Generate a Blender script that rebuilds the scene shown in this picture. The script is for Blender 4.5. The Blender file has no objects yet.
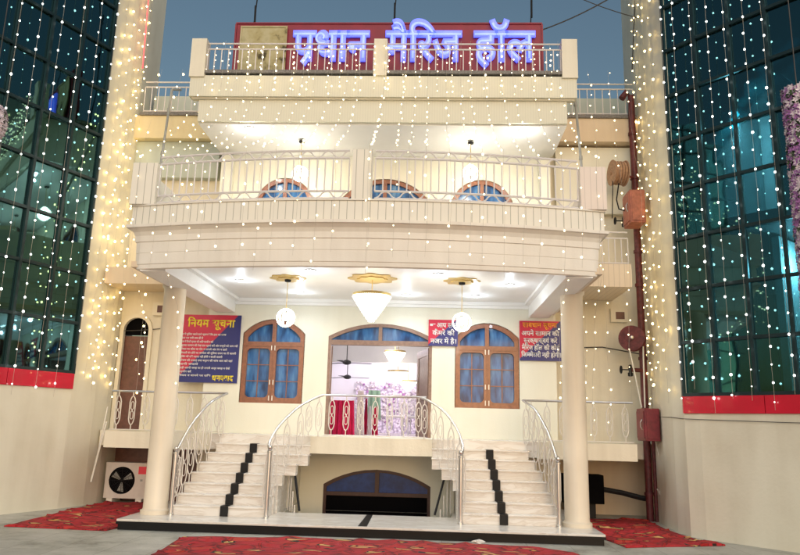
import bpy, bmesh, math, random
from mathutils import Vector, Matrix
random.seed(7)
PI = math.pi
S = bpy.context.scene
C = S.collection

# ------------------------------------------------------------------ materials
def mat(name, col, rough=.6, metal=0, spec=.5, noise=0, nscale=6, bump=0, bscale=40, emit=None, estr=0, coat=0):
    m = bpy.data.materials.new(name); m.use_nodes = True
    nt = m.node_tree; b = nt.nodes['Principled BSDF']
    b.inputs['Base Color'].default_value = (*col, 1)
    b.inputs['Roughness'].default_value = rough
    b.inputs['Metallic'].default_value = metal
    b.inputs['Specular IOR Level'].default_value = spec
    b.inputs['Coat Weight'].default_value = coat
    if emit:
        b.inputs['Emission Color'].default_value = (*emit, 1)
        b.inputs['Emission Strength'].default_value = estr
    tc = nt.nodes.new('ShaderNodeTexCoord')
    if noise:
        n = nt.nodes.new('ShaderNodeTexNoise'); n.inputs['Scale'].default_value = nscale
        n.inputs['Detail'].default_value = 6; n.inputs['Roughness'].default_value = .65
        nt.links.new(tc.outputs['Object'], n.inputs['Vector'])
        r = nt.nodes.new('ShaderNodeValToRGB')
        r.color_ramp.elements[0].position = .3; r.color_ramp.elements[1].position = .72
        r.color_ramp.elements[0].color = (*[c * (1 - noise) for c in col], 1)
        r.color_ramp.elements[1].color = (*[min(1, c * (1 + noise * .5)) for c in col], 1)
        nt.links.new(n.outputs['Fac'], r.inputs['Fac'])
        nt.links.new(r.outputs['Color'], b.inputs['Base Color'])
    if bump:
        n2 = nt.nodes.new('ShaderNodeTexNoise'); n2.inputs['Scale'].default_value = bscale
        nt.links.new(tc.outputs['Object'], n2.inputs['Vector'])
        bp = nt.nodes.new('ShaderNodeBump'); bp.inputs['Strength'].default_value = bump
        bp.inputs['Distance'].default_value = .02
        nt.links.new(n2.outputs['Fac'], bp.inputs['Height'])
        nt.links.new(bp.outputs['Normal'], b.inputs['Normal'])
    return m

def ramp_of(nt, src, stops):
    r = nt.nodes.new('ShaderNodeValToRGB')
    while len(r.color_ramp.elements) < len(stops): r.color_ramp.elements.new(.5)
    for e, (p, c) in zip(r.color_ramp.elements, stops):
        e.position = p; e.color = (*c, 1)
    nt.links.new(src, r.inputs['Fac'])
    return r

def streaks(m, col, dark, amt=.5, sx=5, sz=.25):
    """rain streaks / grime running down the paint, multiplied on the colour"""
    nt = m.node_tree; b = nt.nodes['Principled BSDF']
    tc = nt.nodes.new('ShaderNodeTexCoord'); mp = nt.nodes.new('ShaderNodeMapping')
    mp.inputs['Scale'].default_value = (sx, sx, sz)
    nt.links.new(tc.outputs['Object'], mp.inputs['Vector'])
    n = nt.nodes.new('ShaderNodeTexNoise'); n.inputs['Scale'].default_value = 1.3; n.inputs['Detail'].default_value = 8
    nt.links.new(mp.outputs['Vector'], n.inputs['Vector'])
    n3 = nt.nodes.new('ShaderNodeTexNoise'); n3.inputs['Scale'].default_value = 1.1; n3.inputs['Detail'].default_value = 5
    nt.links.new(tc.outputs['Object'], n3.inputs['Vector'])
    mul = nt.nodes.new('ShaderNodeMath'); mul.operation = 'MULTIPLY'
    nt.links.new(n.outputs['Fac'], mul.inputs[0]); nt.links.new(n3.outputs['Fac'], mul.inputs[1])
    r = ramp_of(nt, mul.outputs[0], [(.16, col), (.45, tuple(c * (1 - amt) + d * amt for c, d in zip(col, dark)))])
    nt.links.new(r.outputs['Color'], b.inputs['Base Color'])
    return m

def siding(name, col, pitch=.12, axis='X', depth=.35, line=.55):
    m = mat(name, col, .55)
    nt = m.node_tree; b = nt.nodes['Principled BSDF']
    tc = nt.nodes.new('ShaderNodeTexCoord'); sp = nt.nodes.new('ShaderNodeSeparateXYZ')
    nt.links.new(tc.outputs['Object'], sp.inputs[0])
    d = nt.nodes.new('ShaderNodeMath'); d.operation = 'DIVIDE'; d.inputs[1].default_value = pitch
    nt.links.new(sp.outputs[axis], d.inputs[0])
    f = nt.nodes.new('ShaderNodeMath'); f.operation = 'FRACT'; nt.links.new(d.outputs[0], f.inputs[0])
    r = ramp_of(nt, f.outputs[0], [(0, tuple(c * line for c in col)), (.07, tuple(c * line for c in col)), (.11, col), (1, col)])
    nt.links.new(r.outputs['Color'], b.inputs['Base Color'])
    bw = nt.nodes.new('ShaderNodeRGBToBW'); nt.links.new(r.outputs['Color'], bw.inputs[0])
    bp = nt.nodes.new('ShaderNodeBump'); bp.inputs['Strength'].default_value = depth; bp.inputs['Distance'].default_value = .02
    nt.links.new(bw.outputs[0], bp.inputs['Height']); nt.links.new(bp.outputs['Normal'], b.inputs['Normal'])
    return m

CR = (.76, .715, .58)
M = {}
M['cream'] = streaks(mat('cream_paint', CR, .6, bump=.15, bscale=25), CR, (.38, .32, .22), .28)
M['cream_in'] = streaks(mat('porch_wall_paint', (.78, .77, .66), .55, bump=.08), (.78, .77, .66), (.6, .57, .45), .2)
M['yellow'] = streaks(mat('yellow_paint', (.72, .62, .38), .6, bump=.15, bscale=25), (.72, .62, .38), (.45, .33, .16), .3)
M['wing_wall'] = streaks(mat('wing_wall_paint', (.76, .73, .60), .55, bump=.12, bscale=18), (.76, .73, .60), (.42, .36, .24), .36, 2.2, .3)
M['orange_wall'] = streaks(mat('ochre_paint', (.70, .58, .42), .6, bump=.1), (.70, .58, .42), (.45, .3, .2), .3)
M['greyblue'] = streaks(mat('pale_grey_green', (.50, .56, .50), .6), (.50, .56, .50), (.3, .32, .28), .4)
M['fascia'] = streaks(mat('fascia_paint', (.77, .735, .66), .5, bump=.06), (.77, .735, .66), (.46, .40, .32), .28)
M['siding'] = siding('vertical_siding', (.76, .73, .64), .115)
M['siding_pink'] = siding('pinkish_siding', (.74, .65, .58), .09, line=.8)
M['siding_fine'] = siding('fine_siding', (.68, .66, .53), .05, line=.85, depth=.15)
M['siding_ochre'] = siding('ochre_siding', (.70, .60, .46), .1, line=.75)
M['white'] = mat('white_ceiling', (.86, .86, .85), .45, noise=.04, nscale=2)
M['column'] = streaks(mat('column_paint', (.78, .70, .56), .35, spec=.5), (.78, .70, .56), (.44, .36, .25), .4, 4, .3)
def marble():
    col = (.72, .68, .62)
    m = mat('white_marble', col, .25)
    nt = m.node_tree; b = nt.nodes['Principled BSDF']
    tc = nt.nodes.new('ShaderNodeTexCoord')
    n = nt.nodes.new('ShaderNodeTexNoise'); n.inputs['Scale'].default_value = 2.2; n.inputs['Detail'].default_value = 9
    n.inputs['Distortion'].default_value = 2.2
    mp = nt.nodes.new('ShaderNodeMapping'); mp.inputs['Scale'].default_value = (.6, 2, 3); mp.inputs['Rotation'].default_value = (.3, .2, .4)
    nt.links.new(tc.outputs['Object'], mp.inputs['Vector']); nt.links.new(mp.outputs['Vector'], n.inputs['Vector'])
    r = ramp_of(nt, n.outputs['Fac'], [(.3, (.62, .56, .49)), (.42, (.72, .68, .62)), (.5, (.65, .60, .54)), (.56, (.75, .72, .67)), (.8, (.78, .76, .72))])
    nt.links.new(r.outputs['Color'], b.inputs['Base Color'])
    return m
M['marble'] = marble()
M['granite'] = mat('black_granite', (.004, .004, .005), .4, spec=.25, noise=.5, nscale=60)
M['rubber'] = mat('black_tile', (.010, .010, .011), .5, spec=.25, noise=.3, nscale=30)
M['wood'] = mat('varnished_wood', (.27, .10, .05), .35, noise=.35, nscale=14, coat=.2)
M['wood_shade_dk'] = mat('dark_wood_and_gallery_shade', (.13, .05, .035), .4, noise=.35, nscale=10)
M['frame_dk'] = mat('aged_window_frame', (.06, .022, .018), .5, noise=.3, nscale=10)
M['wood_pale'] = mat('weathered_wood', (.27, .17, .13), .5, noise=.3, nscale=14)
M['steel'] = mat('stainless_steel', (.62, .60, .58), .28, 1)
M['steel_white'] = mat('pale_painted_steel', (.72, .68, .62), .35, .2)
M['rail_white'] = mat('white_rail_paint', (.70, .67, .66), .4)
M['iron'] = mat('black_iron', (.012, .012, .013), .6, spec=.25)
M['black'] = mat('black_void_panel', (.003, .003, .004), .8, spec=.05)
M['red_paint'] = mat('maroon_pipe_paint', (.13, .022, .025), .5, noise=.6, nscale=12)
M['red_box'] = mat('red_cabinet_paint', (.22, .02, .035), .4, noise=.45, nscale=8)
M['orange_box'] = mat('faded_red_cabinet_paint', (.42, .14, .09), .55, noise=.45, nscale=8)
M['red_band'] = mat('glossy_red_cladding', (.62, .012, .04), .22, noise=.12, nscale=3, coat=.5)
M['hose'] = mat('canvas_hose', (.42, .25, .15), .8, noise=.4, nscale=20)
M['white_plastic'] = mat('white_plastic', (.75, .73, .66), .4, noise=.1)
M['grey_pipe'] = mat('grey_pvc', (.33, .34, .32), .5, noise=.2)
M['mullion'] = mat('dark_aluminium', (.012, .03, .034), .4, .3)
M['rubble'] = mat('roof_grit', (.22, .21, .2), .9, noise=.5, nscale=30)
M['sign_red'] = mat('sign_red', (.24, .004, .02), .45, noise=.25, nscale=4)
M['gold'] = mat('gold_plaster', (.62, .46, .18), .35, .4)
M['ac_body'] = mat('ac_casing', (.62, .58, .54), .4, noise=.12, nscale=4)
M['sticker'] = mat('red_sticker', (.75, .03, .06), .4)
M['wire'] = mat('wire', (.05, .045, .04), .6)
M['wire_pale'] = mat('pale_wire', (.45, .42, .36), .5)
M['paper'] = mat('crumpled_paper', (.7, .66, .6), .8)
def emis(name, col, s, base=None):
    m = mat(name, base or col, .4, emit=col, estr=s); return m
M['bulb_y'] = emis('fairy_bulb_golden', (1, .70, .26), 14)
M['bulb_w'] = emis('fairy_bulb_warm_white', (1, .80, .46), 4.5)
M['bulb_c'] = emis('fairy_bulb_cool_white', (.92, .97, .90), 6)
M['led'] = emis('downlight_lens', (.88, .95, 1), 22)
M['crystal'] = emis('chandelier_crystal', (1, .93, .78), 3.2)
M['ring'] = emis('pendant_glow', (1, .93, .72), 9)
M['letter'] = emis('blue_neon', (.09, .12, 1.0), 1.25, (.25, .3, .8))
M['letter_hot'] = emis('neon_core', (.20, .28, 1.0), 1.3, (.3, .35, .8))
M['txt_white'] = mat('white_print', (.8, .78, .76), .5)
M['txt_yellow'] = mat('yellow_print', (.85, .68, .05), .5)
M['txt_orange'] = mat('orange_print', (.9, .38, .03), .5)
M['cable_red'] = emis('red_led_rope', (1, .08, .1), 1.2)
M['curtain'] = siding('blue_curtain', (.10, .20, .38), .07, line=.45)

def glass_window():
    m = bpy.data.materials.new('blue_window_glass'); m.use_nodes = True
    nt = m.node_tree; b = nt.nodes['Principled BSDF']
    tc = nt.nodes.new('ShaderNodeTexCoord')
    mp = nt.nodes.new('ShaderNodeMapping'); mp.inputs['Scale'].default_value = (6, 1, 1.6)
    n = nt.nodes.new('ShaderNodeTexNoise'); n.inputs['Scale'].default_value = 1.2; n.inputs['Detail'].default_value = 3
    nt.links.new(tc.outputs['Object'], mp.inputs['Vector']); nt.links.new(mp.outputs['Vector'], n.inputs['Vector'])
    r = ramp_of(nt, n.outputs['Fac'], [(.34, (.008, .035, .11)), (.46, (.02, .09, .25)), (.58, (.04, .15, .36)), (.70, (.09, .24, .46)), (.84, (.22, .38, .55))])
    nt.links.new(r.outputs['Color'], b.inputs['Base Color'])
    b.inputs['Roughness'].default_value = .12; b.inputs['Specular IOR Level'].default_value = .3
    return m
M['win_glass'] = glass_window()
M['base_glass'] = mat('navy_glass', (.012, .05, .24), .3, noise=.6, nscale=3, spec=.3)

def tint_glass(name, tint, refl=.25):
    m = bpy.data.materials.new(name); m.use_nodes = True
    nt = m.node_tree; nt.nodes.clear()
    o = nt.nodes.new('ShaderNodeOutputMaterial')
    t = nt.nodes.new('ShaderNodeBsdfTransparent'); t.inputs[0].default_value = (*tint, 1)
    g = nt.nodes.new('ShaderNodeBsdfGlossy'); g.inputs['Roughness'].default_value = .03; g.inputs['Color'].default_value = (.35, .78, .82, 1)
    tc = nt.nodes.new('ShaderNodeTexCoord')
    n = nt.nodes.new('ShaderNodeTexNoise'); n.inputs['Scale'].default_value = .9
    nt.links.new(tc.outputs['Object'], n.inputs['Vector'])
    bp = nt.nodes.new('ShaderNodeBump'); bp.inputs['Strength'].default_value = .08; bp.inputs['Distance'].default_value = .1
    nt.links.new(n.outputs['Fac'], bp.inputs['Height']); nt.links.new(bp.outputs['Normal'], g.inputs['Normal'])
    f = nt.nodes.new('ShaderNodeFresnel'); f.inputs['IOR'].default_value = 1.9
    ad = nt.nodes.new('ShaderNodeMath'); ad.operation = 'ADD'; ad.inputs[1].default_value = refl; ad.use_clamp = True
    nt.links.new(f.outputs[0], ad.inputs[0])
    mx = nt.nodes.new('ShaderNodeMixShader')
    nt.links.new(ad.outputs[0], mx.inputs[0]); nt.links.new(t.outputs[0], mx.inputs[1]); nt.links.new(g.outputs[0], mx.inputs[2])
    nt.links.new(mx.outputs[0], o.inputs['Surface'])
    return m
M['teal'] = tint_glass('teal_tinted_glass', (.25, .46, .50), .10)
M['teal_dk'] = tint_glass('dark_green_tinted_glass', (.03, .24, .23), .12)

def carpet_mat():
    m = mat('printed_red_carpet', (.42, .03, .03), .9, bump=.4, bscale=90)
    nt = m.node_tree; b = nt.nodes['Principled BSDF']
    tc = nt.nodes.new('ShaderNodeTexCoord'); mp = nt.nodes.new('ShaderNodeMapping')
    mp.inputs['Scale'].default_value = (.75, 1.1, 1); mp.inputs['Rotation'].default_value = (0, 0, .3)
    nt.links.new(tc.outputs['Object'], mp.inputs['Vector'])
    nz = nt.nodes.new('ShaderNodeTexNoise'); nz.inputs['Scale'].default_value = 3
    nt.links.new(mp.outputs['Vector'], nz.inputs['Vector'])
    mixv = nt.nodes.new('ShaderNodeVectorMath'); mixv.operation = 'MULTIPLY_ADD'
    mixv.inputs[1].default_value = (.35, .35, 0)
    nt.links.new(nz.outputs['Color'], mixv.inputs[0]); nt.links.new(mp.outputs['Vector'], mixv.inputs[2])
    v = nt.nodes.new('ShaderNodeTexVoronoi'); v.feature = 'F1'; v.inputs['Scale'].default_value = 2.2; v.inputs['Randomness'].default_value = .35
    nt.links.new(mixv.outputs[0], v.inputs['Vector'])
    r1 = ramp_of(nt, v.outputs['Distance'], [(0, (.75, .52, .2)), (.10, (.66, .36, .09)), (.11, (.03, .015, .012)), (.15, (.03, .015, .012)), (.16, (.46, .022, .028)), (.40, (.44, .02, .03)), (.50, (.30, .015, .02)), (.54, (.12, .01, .01)), (.57, (.46, .022, .028)), (.7, (.5, .05, .03))])
    w = nt.nodes.new('ShaderNodeTexWave'); w.inputs['Scale'].default_value = 1.3; w.inputs['Distortion'].default_value = 9; w.inputs['Detail'].default_value = 2
    nt.links.new(mp.outputs['Vector'], w.inputs['Vector'])
    r2 = ramp_of(nt, w.outputs['Fac'], [(0, (1, .4, .3)), (.05, (.3, .25, .2)), (.1, (1, 1, 1)), (.9, (1, 1, 1)), (.95, (1.0, .75, .6))])
    mm = nt.nodes.new('ShaderNodeMix'); mm.data_type = 'RGBA'; mm.blend_type = 'MULTIPLY'; mm.inputs[0].default_value = 1
    nt.links.new(r1.outputs['Color'], mm.inputs[6]); nt.links.new(r2.outputs['Color'], mm.inputs[7])
    # stretched leaf motifs, straw yellow with black outlines
    mp2 = nt.nodes.new('ShaderNodeMapping'); mp2.inputs['Scale'].default_value = (1.1, 3.1, 1); mp2.inputs['Rotation'].default_value = (0, 0, -.35)
    nt.links.new(mixv.outputs[0], mp2.inputs['Vector'])
    v2 = nt.nodes.new('ShaderNodeTexVoronoi'); v2.inputs['Scale'].default_value = 1.9; v2.inputs['Randomness'].default_value = .8
    nt.links.new(mp2.outputs['Vector'], v2.inputs['Vector'])
    r3 = ramp_of(nt, v2.outputs['Distance'], [(0, (.78, .60, .30)), (.12, (.70, .42, .14)), (.20, (.70, .42, .14)), (.21, (.02, .012, .01)), (.27, (.02, .012, .01)), (.28, (.5, .5, .5)), (1, (.5, .5, .5))])
    mk = nt.nodes.new('ShaderNodeMath'); mk.operation = 'LESS_THAN'; mk.inputs[1].default_value = .275
    nt.links.new(v2.outputs['Distance'], mk.inputs[0])
    m3 = nt.nodes.new('ShaderNodeMix'); m3.data_type = 'RGBA'
    nt.links.new(mk.outputs[0], m3.inputs[0]); nt.links.new(mm.outputs[2], m3.inputs[6]); nt.links.new(r3.outputs['Color'], m3.inputs[7])
    nt.links.new(m3.outputs[2], b.inputs['Base Color'])
    return m
M['carpet'] = carpet_mat()

def ground_mat():
    m = mat('worn_concrete', (.40, .38, .33), .55, bump=.25, bscale=30)
    nt = m.node_tree; b = nt.nodes['Principled BSDF']
    tc = nt.nodes.new('ShaderNodeTexCoord')
    n = nt.nodes.new('ShaderNodeTexNoise'); n.inputs['Scale'].default_value = 1.2; n.inputs['Detail'].default_value = 10; n.inputs['Roughness'].default_value = .7
    nt.links.new(tc.outputs['Object'], n.inputs['Vector'])
    r = ramp_of(nt, n.outputs['Fac'], [(.32, (.20, .19, .155)), (.42, (.36, .35, .30)), (.5, (.46, .45, .39)), (.58, (.50, .485, .43)), (.7, (.62, .60, .53))])
    bk = nt.nodes.new('ShaderNodeTexBrick'); bk.offset = 0; bk.inputs['Scale'].default_value = 1.6
    bk.inputs['Brick Width'].default_value = 1; bk.inputs['Row Height'].default_value = 1; bk.inputs['Mortar Size'].default_value = .008
    bk.inputs['Color1'].default_value = (1, 1, 1, 1); bk.inputs['Color2'].default_value = (.88, .88, .88, 1); bk.inputs['Mortar'].default_value = (.55, .53, .5, 1)
    nt.links.new(tc.outputs['Object'], bk.inputs['Vector'])
    mm = nt.nodes.new('ShaderNodeMix'); mm.data_type = 'RGBA'; mm.blend_type = 'MULTIPLY'; mm.inputs[0].default_value = 1
    nt.links.new(r.outputs['Color'], mm.inputs[6]); nt.links.new(bk.outputs['Color'], mm.inputs[7])
    nt.links.new(mm.outputs[2], b.inputs['Base Color'])
    return m
M['ground'] = ground_mat()

def split_print():
    m = mat('red_blue_print', (.5, .02, .05), .4)
    nt = m.node_tree; b = nt.nodes['Principled BSDF']
    tc = nt.nodes.new('ShaderNodeTexCoord'); sp = nt.nodes.new('ShaderNodeSeparateXYZ')
    nt.links.new(tc.outputs['Generated'], sp.inputs[0])
    s = nt.nodes.new('ShaderNodeMath'); s.operation = 'SUBTRACT'
    nt.links.new(sp.outputs['X'], s.inputs[0]); nt.links.new(sp.outputs['Z'], s.inputs[1])
    r = ramp_of(nt, s.outputs[0], [(0, (.52, .008, .045)), (.02, (.52, .008, .045)), (.04, (.014, .018, .15)), (1, (.014, .018, .15))])
    r.color_ramp.elements[0].position = 0
    ad = nt.nodes.new('ShaderNodeMath'); ad.operation = 'ADD'; ad.inputs[1].default_value = .08
    nt.links.new(s.outputs[0], ad.inputs[0]); nt.links.new(ad.outputs[0], r.inputs['Fac'])
    nt.links.new(r.outputs['Color'], b.inputs['Base Color'])
    return m
M['print'] = split_print()

def floral(name, a, bcol, sc=9):
    m = mat(name, a, .8)
    nt = m.node_tree; b = nt.nodes['Principled BSDF']
    tc = nt.nodes.new('ShaderNodeTexCoord')
    v = nt.nodes.new('ShaderNodeTexVoronoi'); v.inputs['Scale'].default_value = sc
    nt.links.new(tc.outputs['Object'], v.inputs['Vector'])
    r = ramp_of(nt, v.outputs['Distance'], [(.15, a), (.45, bcol), (.8, tuple(c * .5 for c in bcol))])
    nt.links.new(r.outputs['Color'], b.inputs['Base Color'])
    return m
M['floral'] = floral('lilac_flower_wall', (.92, .88, .95), (.72, .60, .80), 14)
M['petal_p'] = mat('purple_petals', (.42, .18, .46), .8, noise=.5, nscale=20)
M['petal_w'] = mat('white_petals', (.75, .66, .72), .8, noise=.2, nscale=20)
M['cloth_red'] = mat('crimson_cloth', (.62, .01, .10), .7, noise=.3, nscale=3)
M['cloth_white'] = mat('white_cloth', (.82, .8, .85), .7)
M['cloth_green'] = mat('sage_cloth', (.22, .36, .28), .8)
M['room_wall'] = mat('room_wall_paint', (.80, .76, .82), .6)
M['room_floor'] = mat('room_floor_tile', (.6, .55, .55), .2)
M['office'] = mat('interior_paint', (.55, .62, .62), .7, noise=.3, nscale=1.2)
M['office_dk'] = mat('interior_dark_panel', (.08, .1, .1), .7, noise=.4, nscale=1.2)
def worn_card():
    m = mat('worn_poster', (.42, .38, .2), .8)
    nt = m.node_tree; b = nt.nodes['Principled BSDF']; tc = nt.nodes.new('ShaderNodeTexCoord')
    n = nt.nodes.new('ShaderNodeTexNoise'); n.inputs['Scale'].default_value = 3.5; n.inputs['Detail'].default_value = 8
    nt.links.new(tc.outputs['Object'], n.inputs['Vector'])
    r = ramp_of(nt, n.outputs['Fac'], [(.38, (.06, .05, .02)), (.46, (.38, .33, .16)), (.6, (.46, .42, .25)), (.75, (.3, .27, .14))])
    nt.links.new(r.outputs['Color'], b.inputs['Base Color']); return m
M['card'] = worn_card()

# ------------------------------------------------------------------ mesh builder
class MB:
    def __init__(s): s.bm = bmesh.new()
    def poly(s, pts):
        return s.bm.faces.new([s.bm.verts.new(p) for p in pts])
    def hexa(s, p):
        v = [s.bm.verts.new(q) for q in p]
        for f in ((0,1,2,3),(7,6,5,4),(0,4,5,1),(1,5,6,2),(2,6,7,3),(3,7,4,0)):
            s.bm.faces.new([v[i] for i in f])
        return s
    def box(s, x0, x1, y0, y1, z0, z1):
        return s.hexa([(x0,y0,z0),(x1,y0,z0),(x1,y1,z0),(x0,y1,z0),(x0,y0,z1),(x1,y0,z1),(x1,y1,z1),(x0,y1,z1)])
    def prism(s, poly, z0, z1):
        """plan polygon (x,y) extruded in z"""
        n = len(poly)
        a = [s.bm.verts.new((x, y, z0)) for x, y in poly]; b = [s.bm.verts.new((x, y, z1)) for x, y in poly]
        s.bm.faces.new(a[::-1]); s.bm.faces.new(b)
        for i in range(n): s.bm.faces.new((a[i], a[(i+1) % n], b[(i+1) % n], b[i]))
        return s
    def tube(s, pts, r, n=8, closed=False, cap=True):
        pts = [Vector(p) for p in pts]
        rs = r if isinstance(r, (list, tuple)) else [r] * len(pts)
        rings = []; N = len(pts); up = None
        for i, p in enumerate(pts):
            if closed: t = pts[(i+1) % N] - pts[i-1]
            else: t = pts[min(i+1, N-1)] - pts[max(i-1, 0)]
            if t.length < 1e-9: t = Vector((0, 0, 1))
            t.normalize()
            if up is None:
                up = Vector((0, 0, 1)) if abs(t.z) < .9 else Vector((1, 0, 0))
            u = t.cross(up).normalized(); w = u.cross(t).normalized(); up = w
            rings.append([s.bm.verts.new(p + (u * math.cos(2*PI*k/n) + w * math.sin(2*PI*k/n)) * rs[i]) for k in range(n)])
        for i in range(N if closed else N - 1):
            a, b = rings[i], rings[(i+1) % N]
            for k in range(n): s.bm.faces.new((a[k], a[(k+1) % n], b[(k+1) % n], b[k]))
        if cap and not closed:
            s.bm.faces.new(rings[0][::-1]); s.bm.faces.new(rings[-1])
        return s
    def lathe(s, prof, c=(0,0,0), n=20, axis='Z', cap=True):
        """prof: (radius, height)"""
        c = Vector(c); rings = []
        for r, h in prof:
            ring = []
            for k in range(n):
                a = 2*PI*k/n
                q = {'Z': (r*math.cos(a), r*math.sin(a), h), 'Y': (r*math.cos(a), h, -r*math.sin(a)), 'X': (h, r*math.cos(a), r*math.sin(a))}[axis]
                ring.append(s.bm.verts.new(c + Vector(q)))
            rings.append(ring)
        for a, b in zip(rings, rings[1:]):
            for k in range(n): s.bm.faces.new((a[k], a[(k+1) % n], b[(k+1) % n], b[k]))
        if cap: s.bm.faces.new(rings[0][::-1]); s.bm.faces.new(rings[-1])
        return s
    def build(s, name, m, parent=None, smooth=False, loc=(0,0,0), bevel=0):
        bmesh.ops.recalc_face_normals(s.bm, faces=s.bm.faces)
        me = bpy.data.meshes.new(name); s.bm.to_mesh(me); s.bm.free()
        me.materials.append(m if not isinstance(m, str) else M[m])
        if smooth:
            for p in me.polygons: p.use_smooth = True
        o = bpy.data.objects.new(name, me); C.objects.link(o)
        o.location = loc
        if parent: o.parent = parent
        if bevel:
            b = o.modifiers.new('bevel', 'BEVEL'); b.width = bevel; b.segments = 2; b.limit_method = 'ANGLE'
        return o
def smooth_auto(o, ang=40):
    for p in o.data.polygons: p.use_smooth = True
    try:
        o.data.set_sharp_from_angle(angle=math.radians(ang))
    except Exception: pass
    return o

def tag(o, label, cat, group=None, kind=None):
    if kind: o['kind'] = kind
    if label: o['label'] = label
    if cat: o['category'] = cat
    if group: o['group'] = group
    return o
def thing(name, label, cat, loc=(0,0,0), group=None):
    o = bpy.data.objects.new(name, None); C.objects.link(o); o.location = loc; o.empty_display_size = .2
    return tag(o, label, cat, group)
def node(name, parent, loc=(0,0,0)):
    o = bpy.data.objects.new(name, None); C.objects.link(o); o.location = loc; o.parent = parent; return o
def copy(o, parent, loc=None, name=None):
    c = o.copy(); C.objects.link(c); c.parent = parent
    if loc is not None: c.location = loc
    return c

def arcf(xc, hw, zs, za):
    s_ = za - zs; R_ = (hw*hw + s_*s_) / (2*s_)
    return lambda x: za - R_ + math.sqrt(max(0, R_*R_ - (x-xc)**2))
def rrect(x0, x1, z0, z1, r):
    def off(x):
        d = min(x - x0, x1 - x)
        return 0 if d >= r else r - math.sqrt(max(0, r*r - (r-d)**2))
    return dict(x0=x0, x1=x1, bot=lambda x: z0 + off(x), top=lambda x: z1 - off(x), curved=True)
def hole(x0, x1, z0, z1=None, top=None):
    return dict(x0=x0, x1=x1, bot=lambda x: z0, top=top or (lambda x: z1), curved=top is not None)
def sheet(mb, x0, x1, bot, top, holes, y0, y1, div=1):
    """a thick sheet in the XZ plane between y0 and y1, with openings"""
    xs = {x0, x1}
    for k in range(div + 1): xs.add(x0 + (x1-x0)*k/div)
    for h in holes:
        a, b = h['x0'], h['x1']; n = 14 if h['curved'] else 1
        for k in range(n + 1):
            t = k/n; xs.add(a + (b-a)*(.5 - .5*math.cos(PI*t)))
    xs = sorted(x for x in xs if x0 - 1e-6 <= x <= x1 + 1e-6)
    for a, b in zip(xs, xs[1:]):
        if b - a < 1e-5: continue
        mid = (a+b)/2
        act = sorted([h for h in holes if h['x0'] < mid < h['x1']], key=lambda h: h['bot'](mid))
        lo = (bot(a), bot(b))
        ivs = []
        for h in act:
            ivs.append((lo, (h['bot'](a), h['bot'](b)))); lo = (h['top'](a), h['top'](b))
        ivs.append((lo, (top(a), top(b))))
        for l, u in ivs:
            if u[0]-l[0] < 1e-4 and u[1]-l[1] < 1e-4: continue
            mb.hexa([(a,y0,l[0]),(b,y0,l[1]),(b,y1,l[1]),(a,y1,l[0]),(a,y0,u[0]),(b,y0,u[1]),(b,y1,u[1]),(a,y1,u[0])])
    return mb
K = lambda v: (lambda x: v)

# ------------------------------------------------------------------ text
def glyphs(body, bold=0.0):
    c = bpy.data.curves.new('t', 'FONT'); c.body = body; c.size = 1; c.offset = bold; c.resolution_u = 3
    o = bpy.data.objects.new('t', c); C.objects.link(o)
    bpy.context.view_layer.update()
    me = bpy.data.meshes.new_from_object(o.evaluated_get(bpy.context.evaluated_depsgraph_get()))
    bm = bmesh.new(); bm.from_mesh(me)
    bpy.data.objects.remove(o); bpy.data.curves.remove(c); bpy.data.meshes.remove(me)
    return bm
def ext(bm, ax=0):
    v = [q.co[ax] for q in bm.verts]; return (min(v), max(v)) if v else (0, 0)
def text_bm(pieces, bold=0.0):
    """pieces: plain strings; ('h', c) = half form of a consonant; ('r', c) = consonant with the subjoined ra stroke"""
    out = bmesh.new(); x = 0
    for p in pieces:
        if p == ' ': x += .28; continue
        kind, s_ = p if isinstance(p, tuple) else ('', p)
        b = glyphs(s_, bold); a0, a1 = ext(b)
        if kind == 'h':
            bmesh.ops.bisect_plane(b, geom=b.verts[:] + b.edges[:] + b.faces[:], plane_co=(a1 - .135, 0, 0), plane_no=(1, 0, 0), clear_outer=True)
            a1 -= .135
        if kind == 'r':
            v = [b.verts.new(q) for q in ((a1-.14, .22, 0), (a1-.36, -.08, 0), (a1-.28, -.14, 0), (a1-.10, .12, 0))]
            b.faces.new(v)
        me = bpy.data.meshes.new('tmp'); b.to_mesh(me); b.free()
        me.transform(Matrix.Translation((x - a0, 0, 0))); out.from_mesh(me); bpy.data.meshes.remove(me)
        x += a1 - a0 - (.0 if kind else .004)
    return out
NH = ext(glyphs('न'), 1)[1]
def place_text(name, pieces, m, x0, x1, zb, zh, y, parent, bold=0.0, thick=.004):
    """headline top at zh, baseline at zb, spread between x0 and x1, standing in the XZ plane facing -Y"""
    bm = text_bm(pieces, bold); a, b = ext(bm)
    sx = (x1-x0)/(b-a); sz = (zh-zb)/NH
    for v in bm.verts: v.co = Vector((x0 + (v.co.x-a)*sx, y, zb + v.co.y*sz))
    if thick:
        r = bmesh.ops.extrude_face_region(bm, geom=bm.faces[:])
        bmesh.ops.translate(bm, vec=(0, -thick, 0), verts=[g for g in r['geom'] if isinstance(g, bmesh.types.BMVert)])
    bmesh.ops.recalc_face_normals(bm, faces=bm.faces)
    me = bpy.data.meshes.new(name); bm.to_mesh(me); bm.free(); me.materials.append(M[m])
    o = bpy.data.objects.new(name, me); C.objects.link(o); o.parent = parent
    return o
ORD = 'first second third fourth fifth sixth seventh eighth ninth tenth eleventh twelfth thirteenth fourteenth fifteenth sixteenth seventeenth eighteenth nineteenth twentieth twenty-first twenty-second twenty-third twenty-fourth twenty-fifth twenty-sixth twenty-seventh twenty-eighth twenty-ninth thirtieth'.split()

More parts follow.
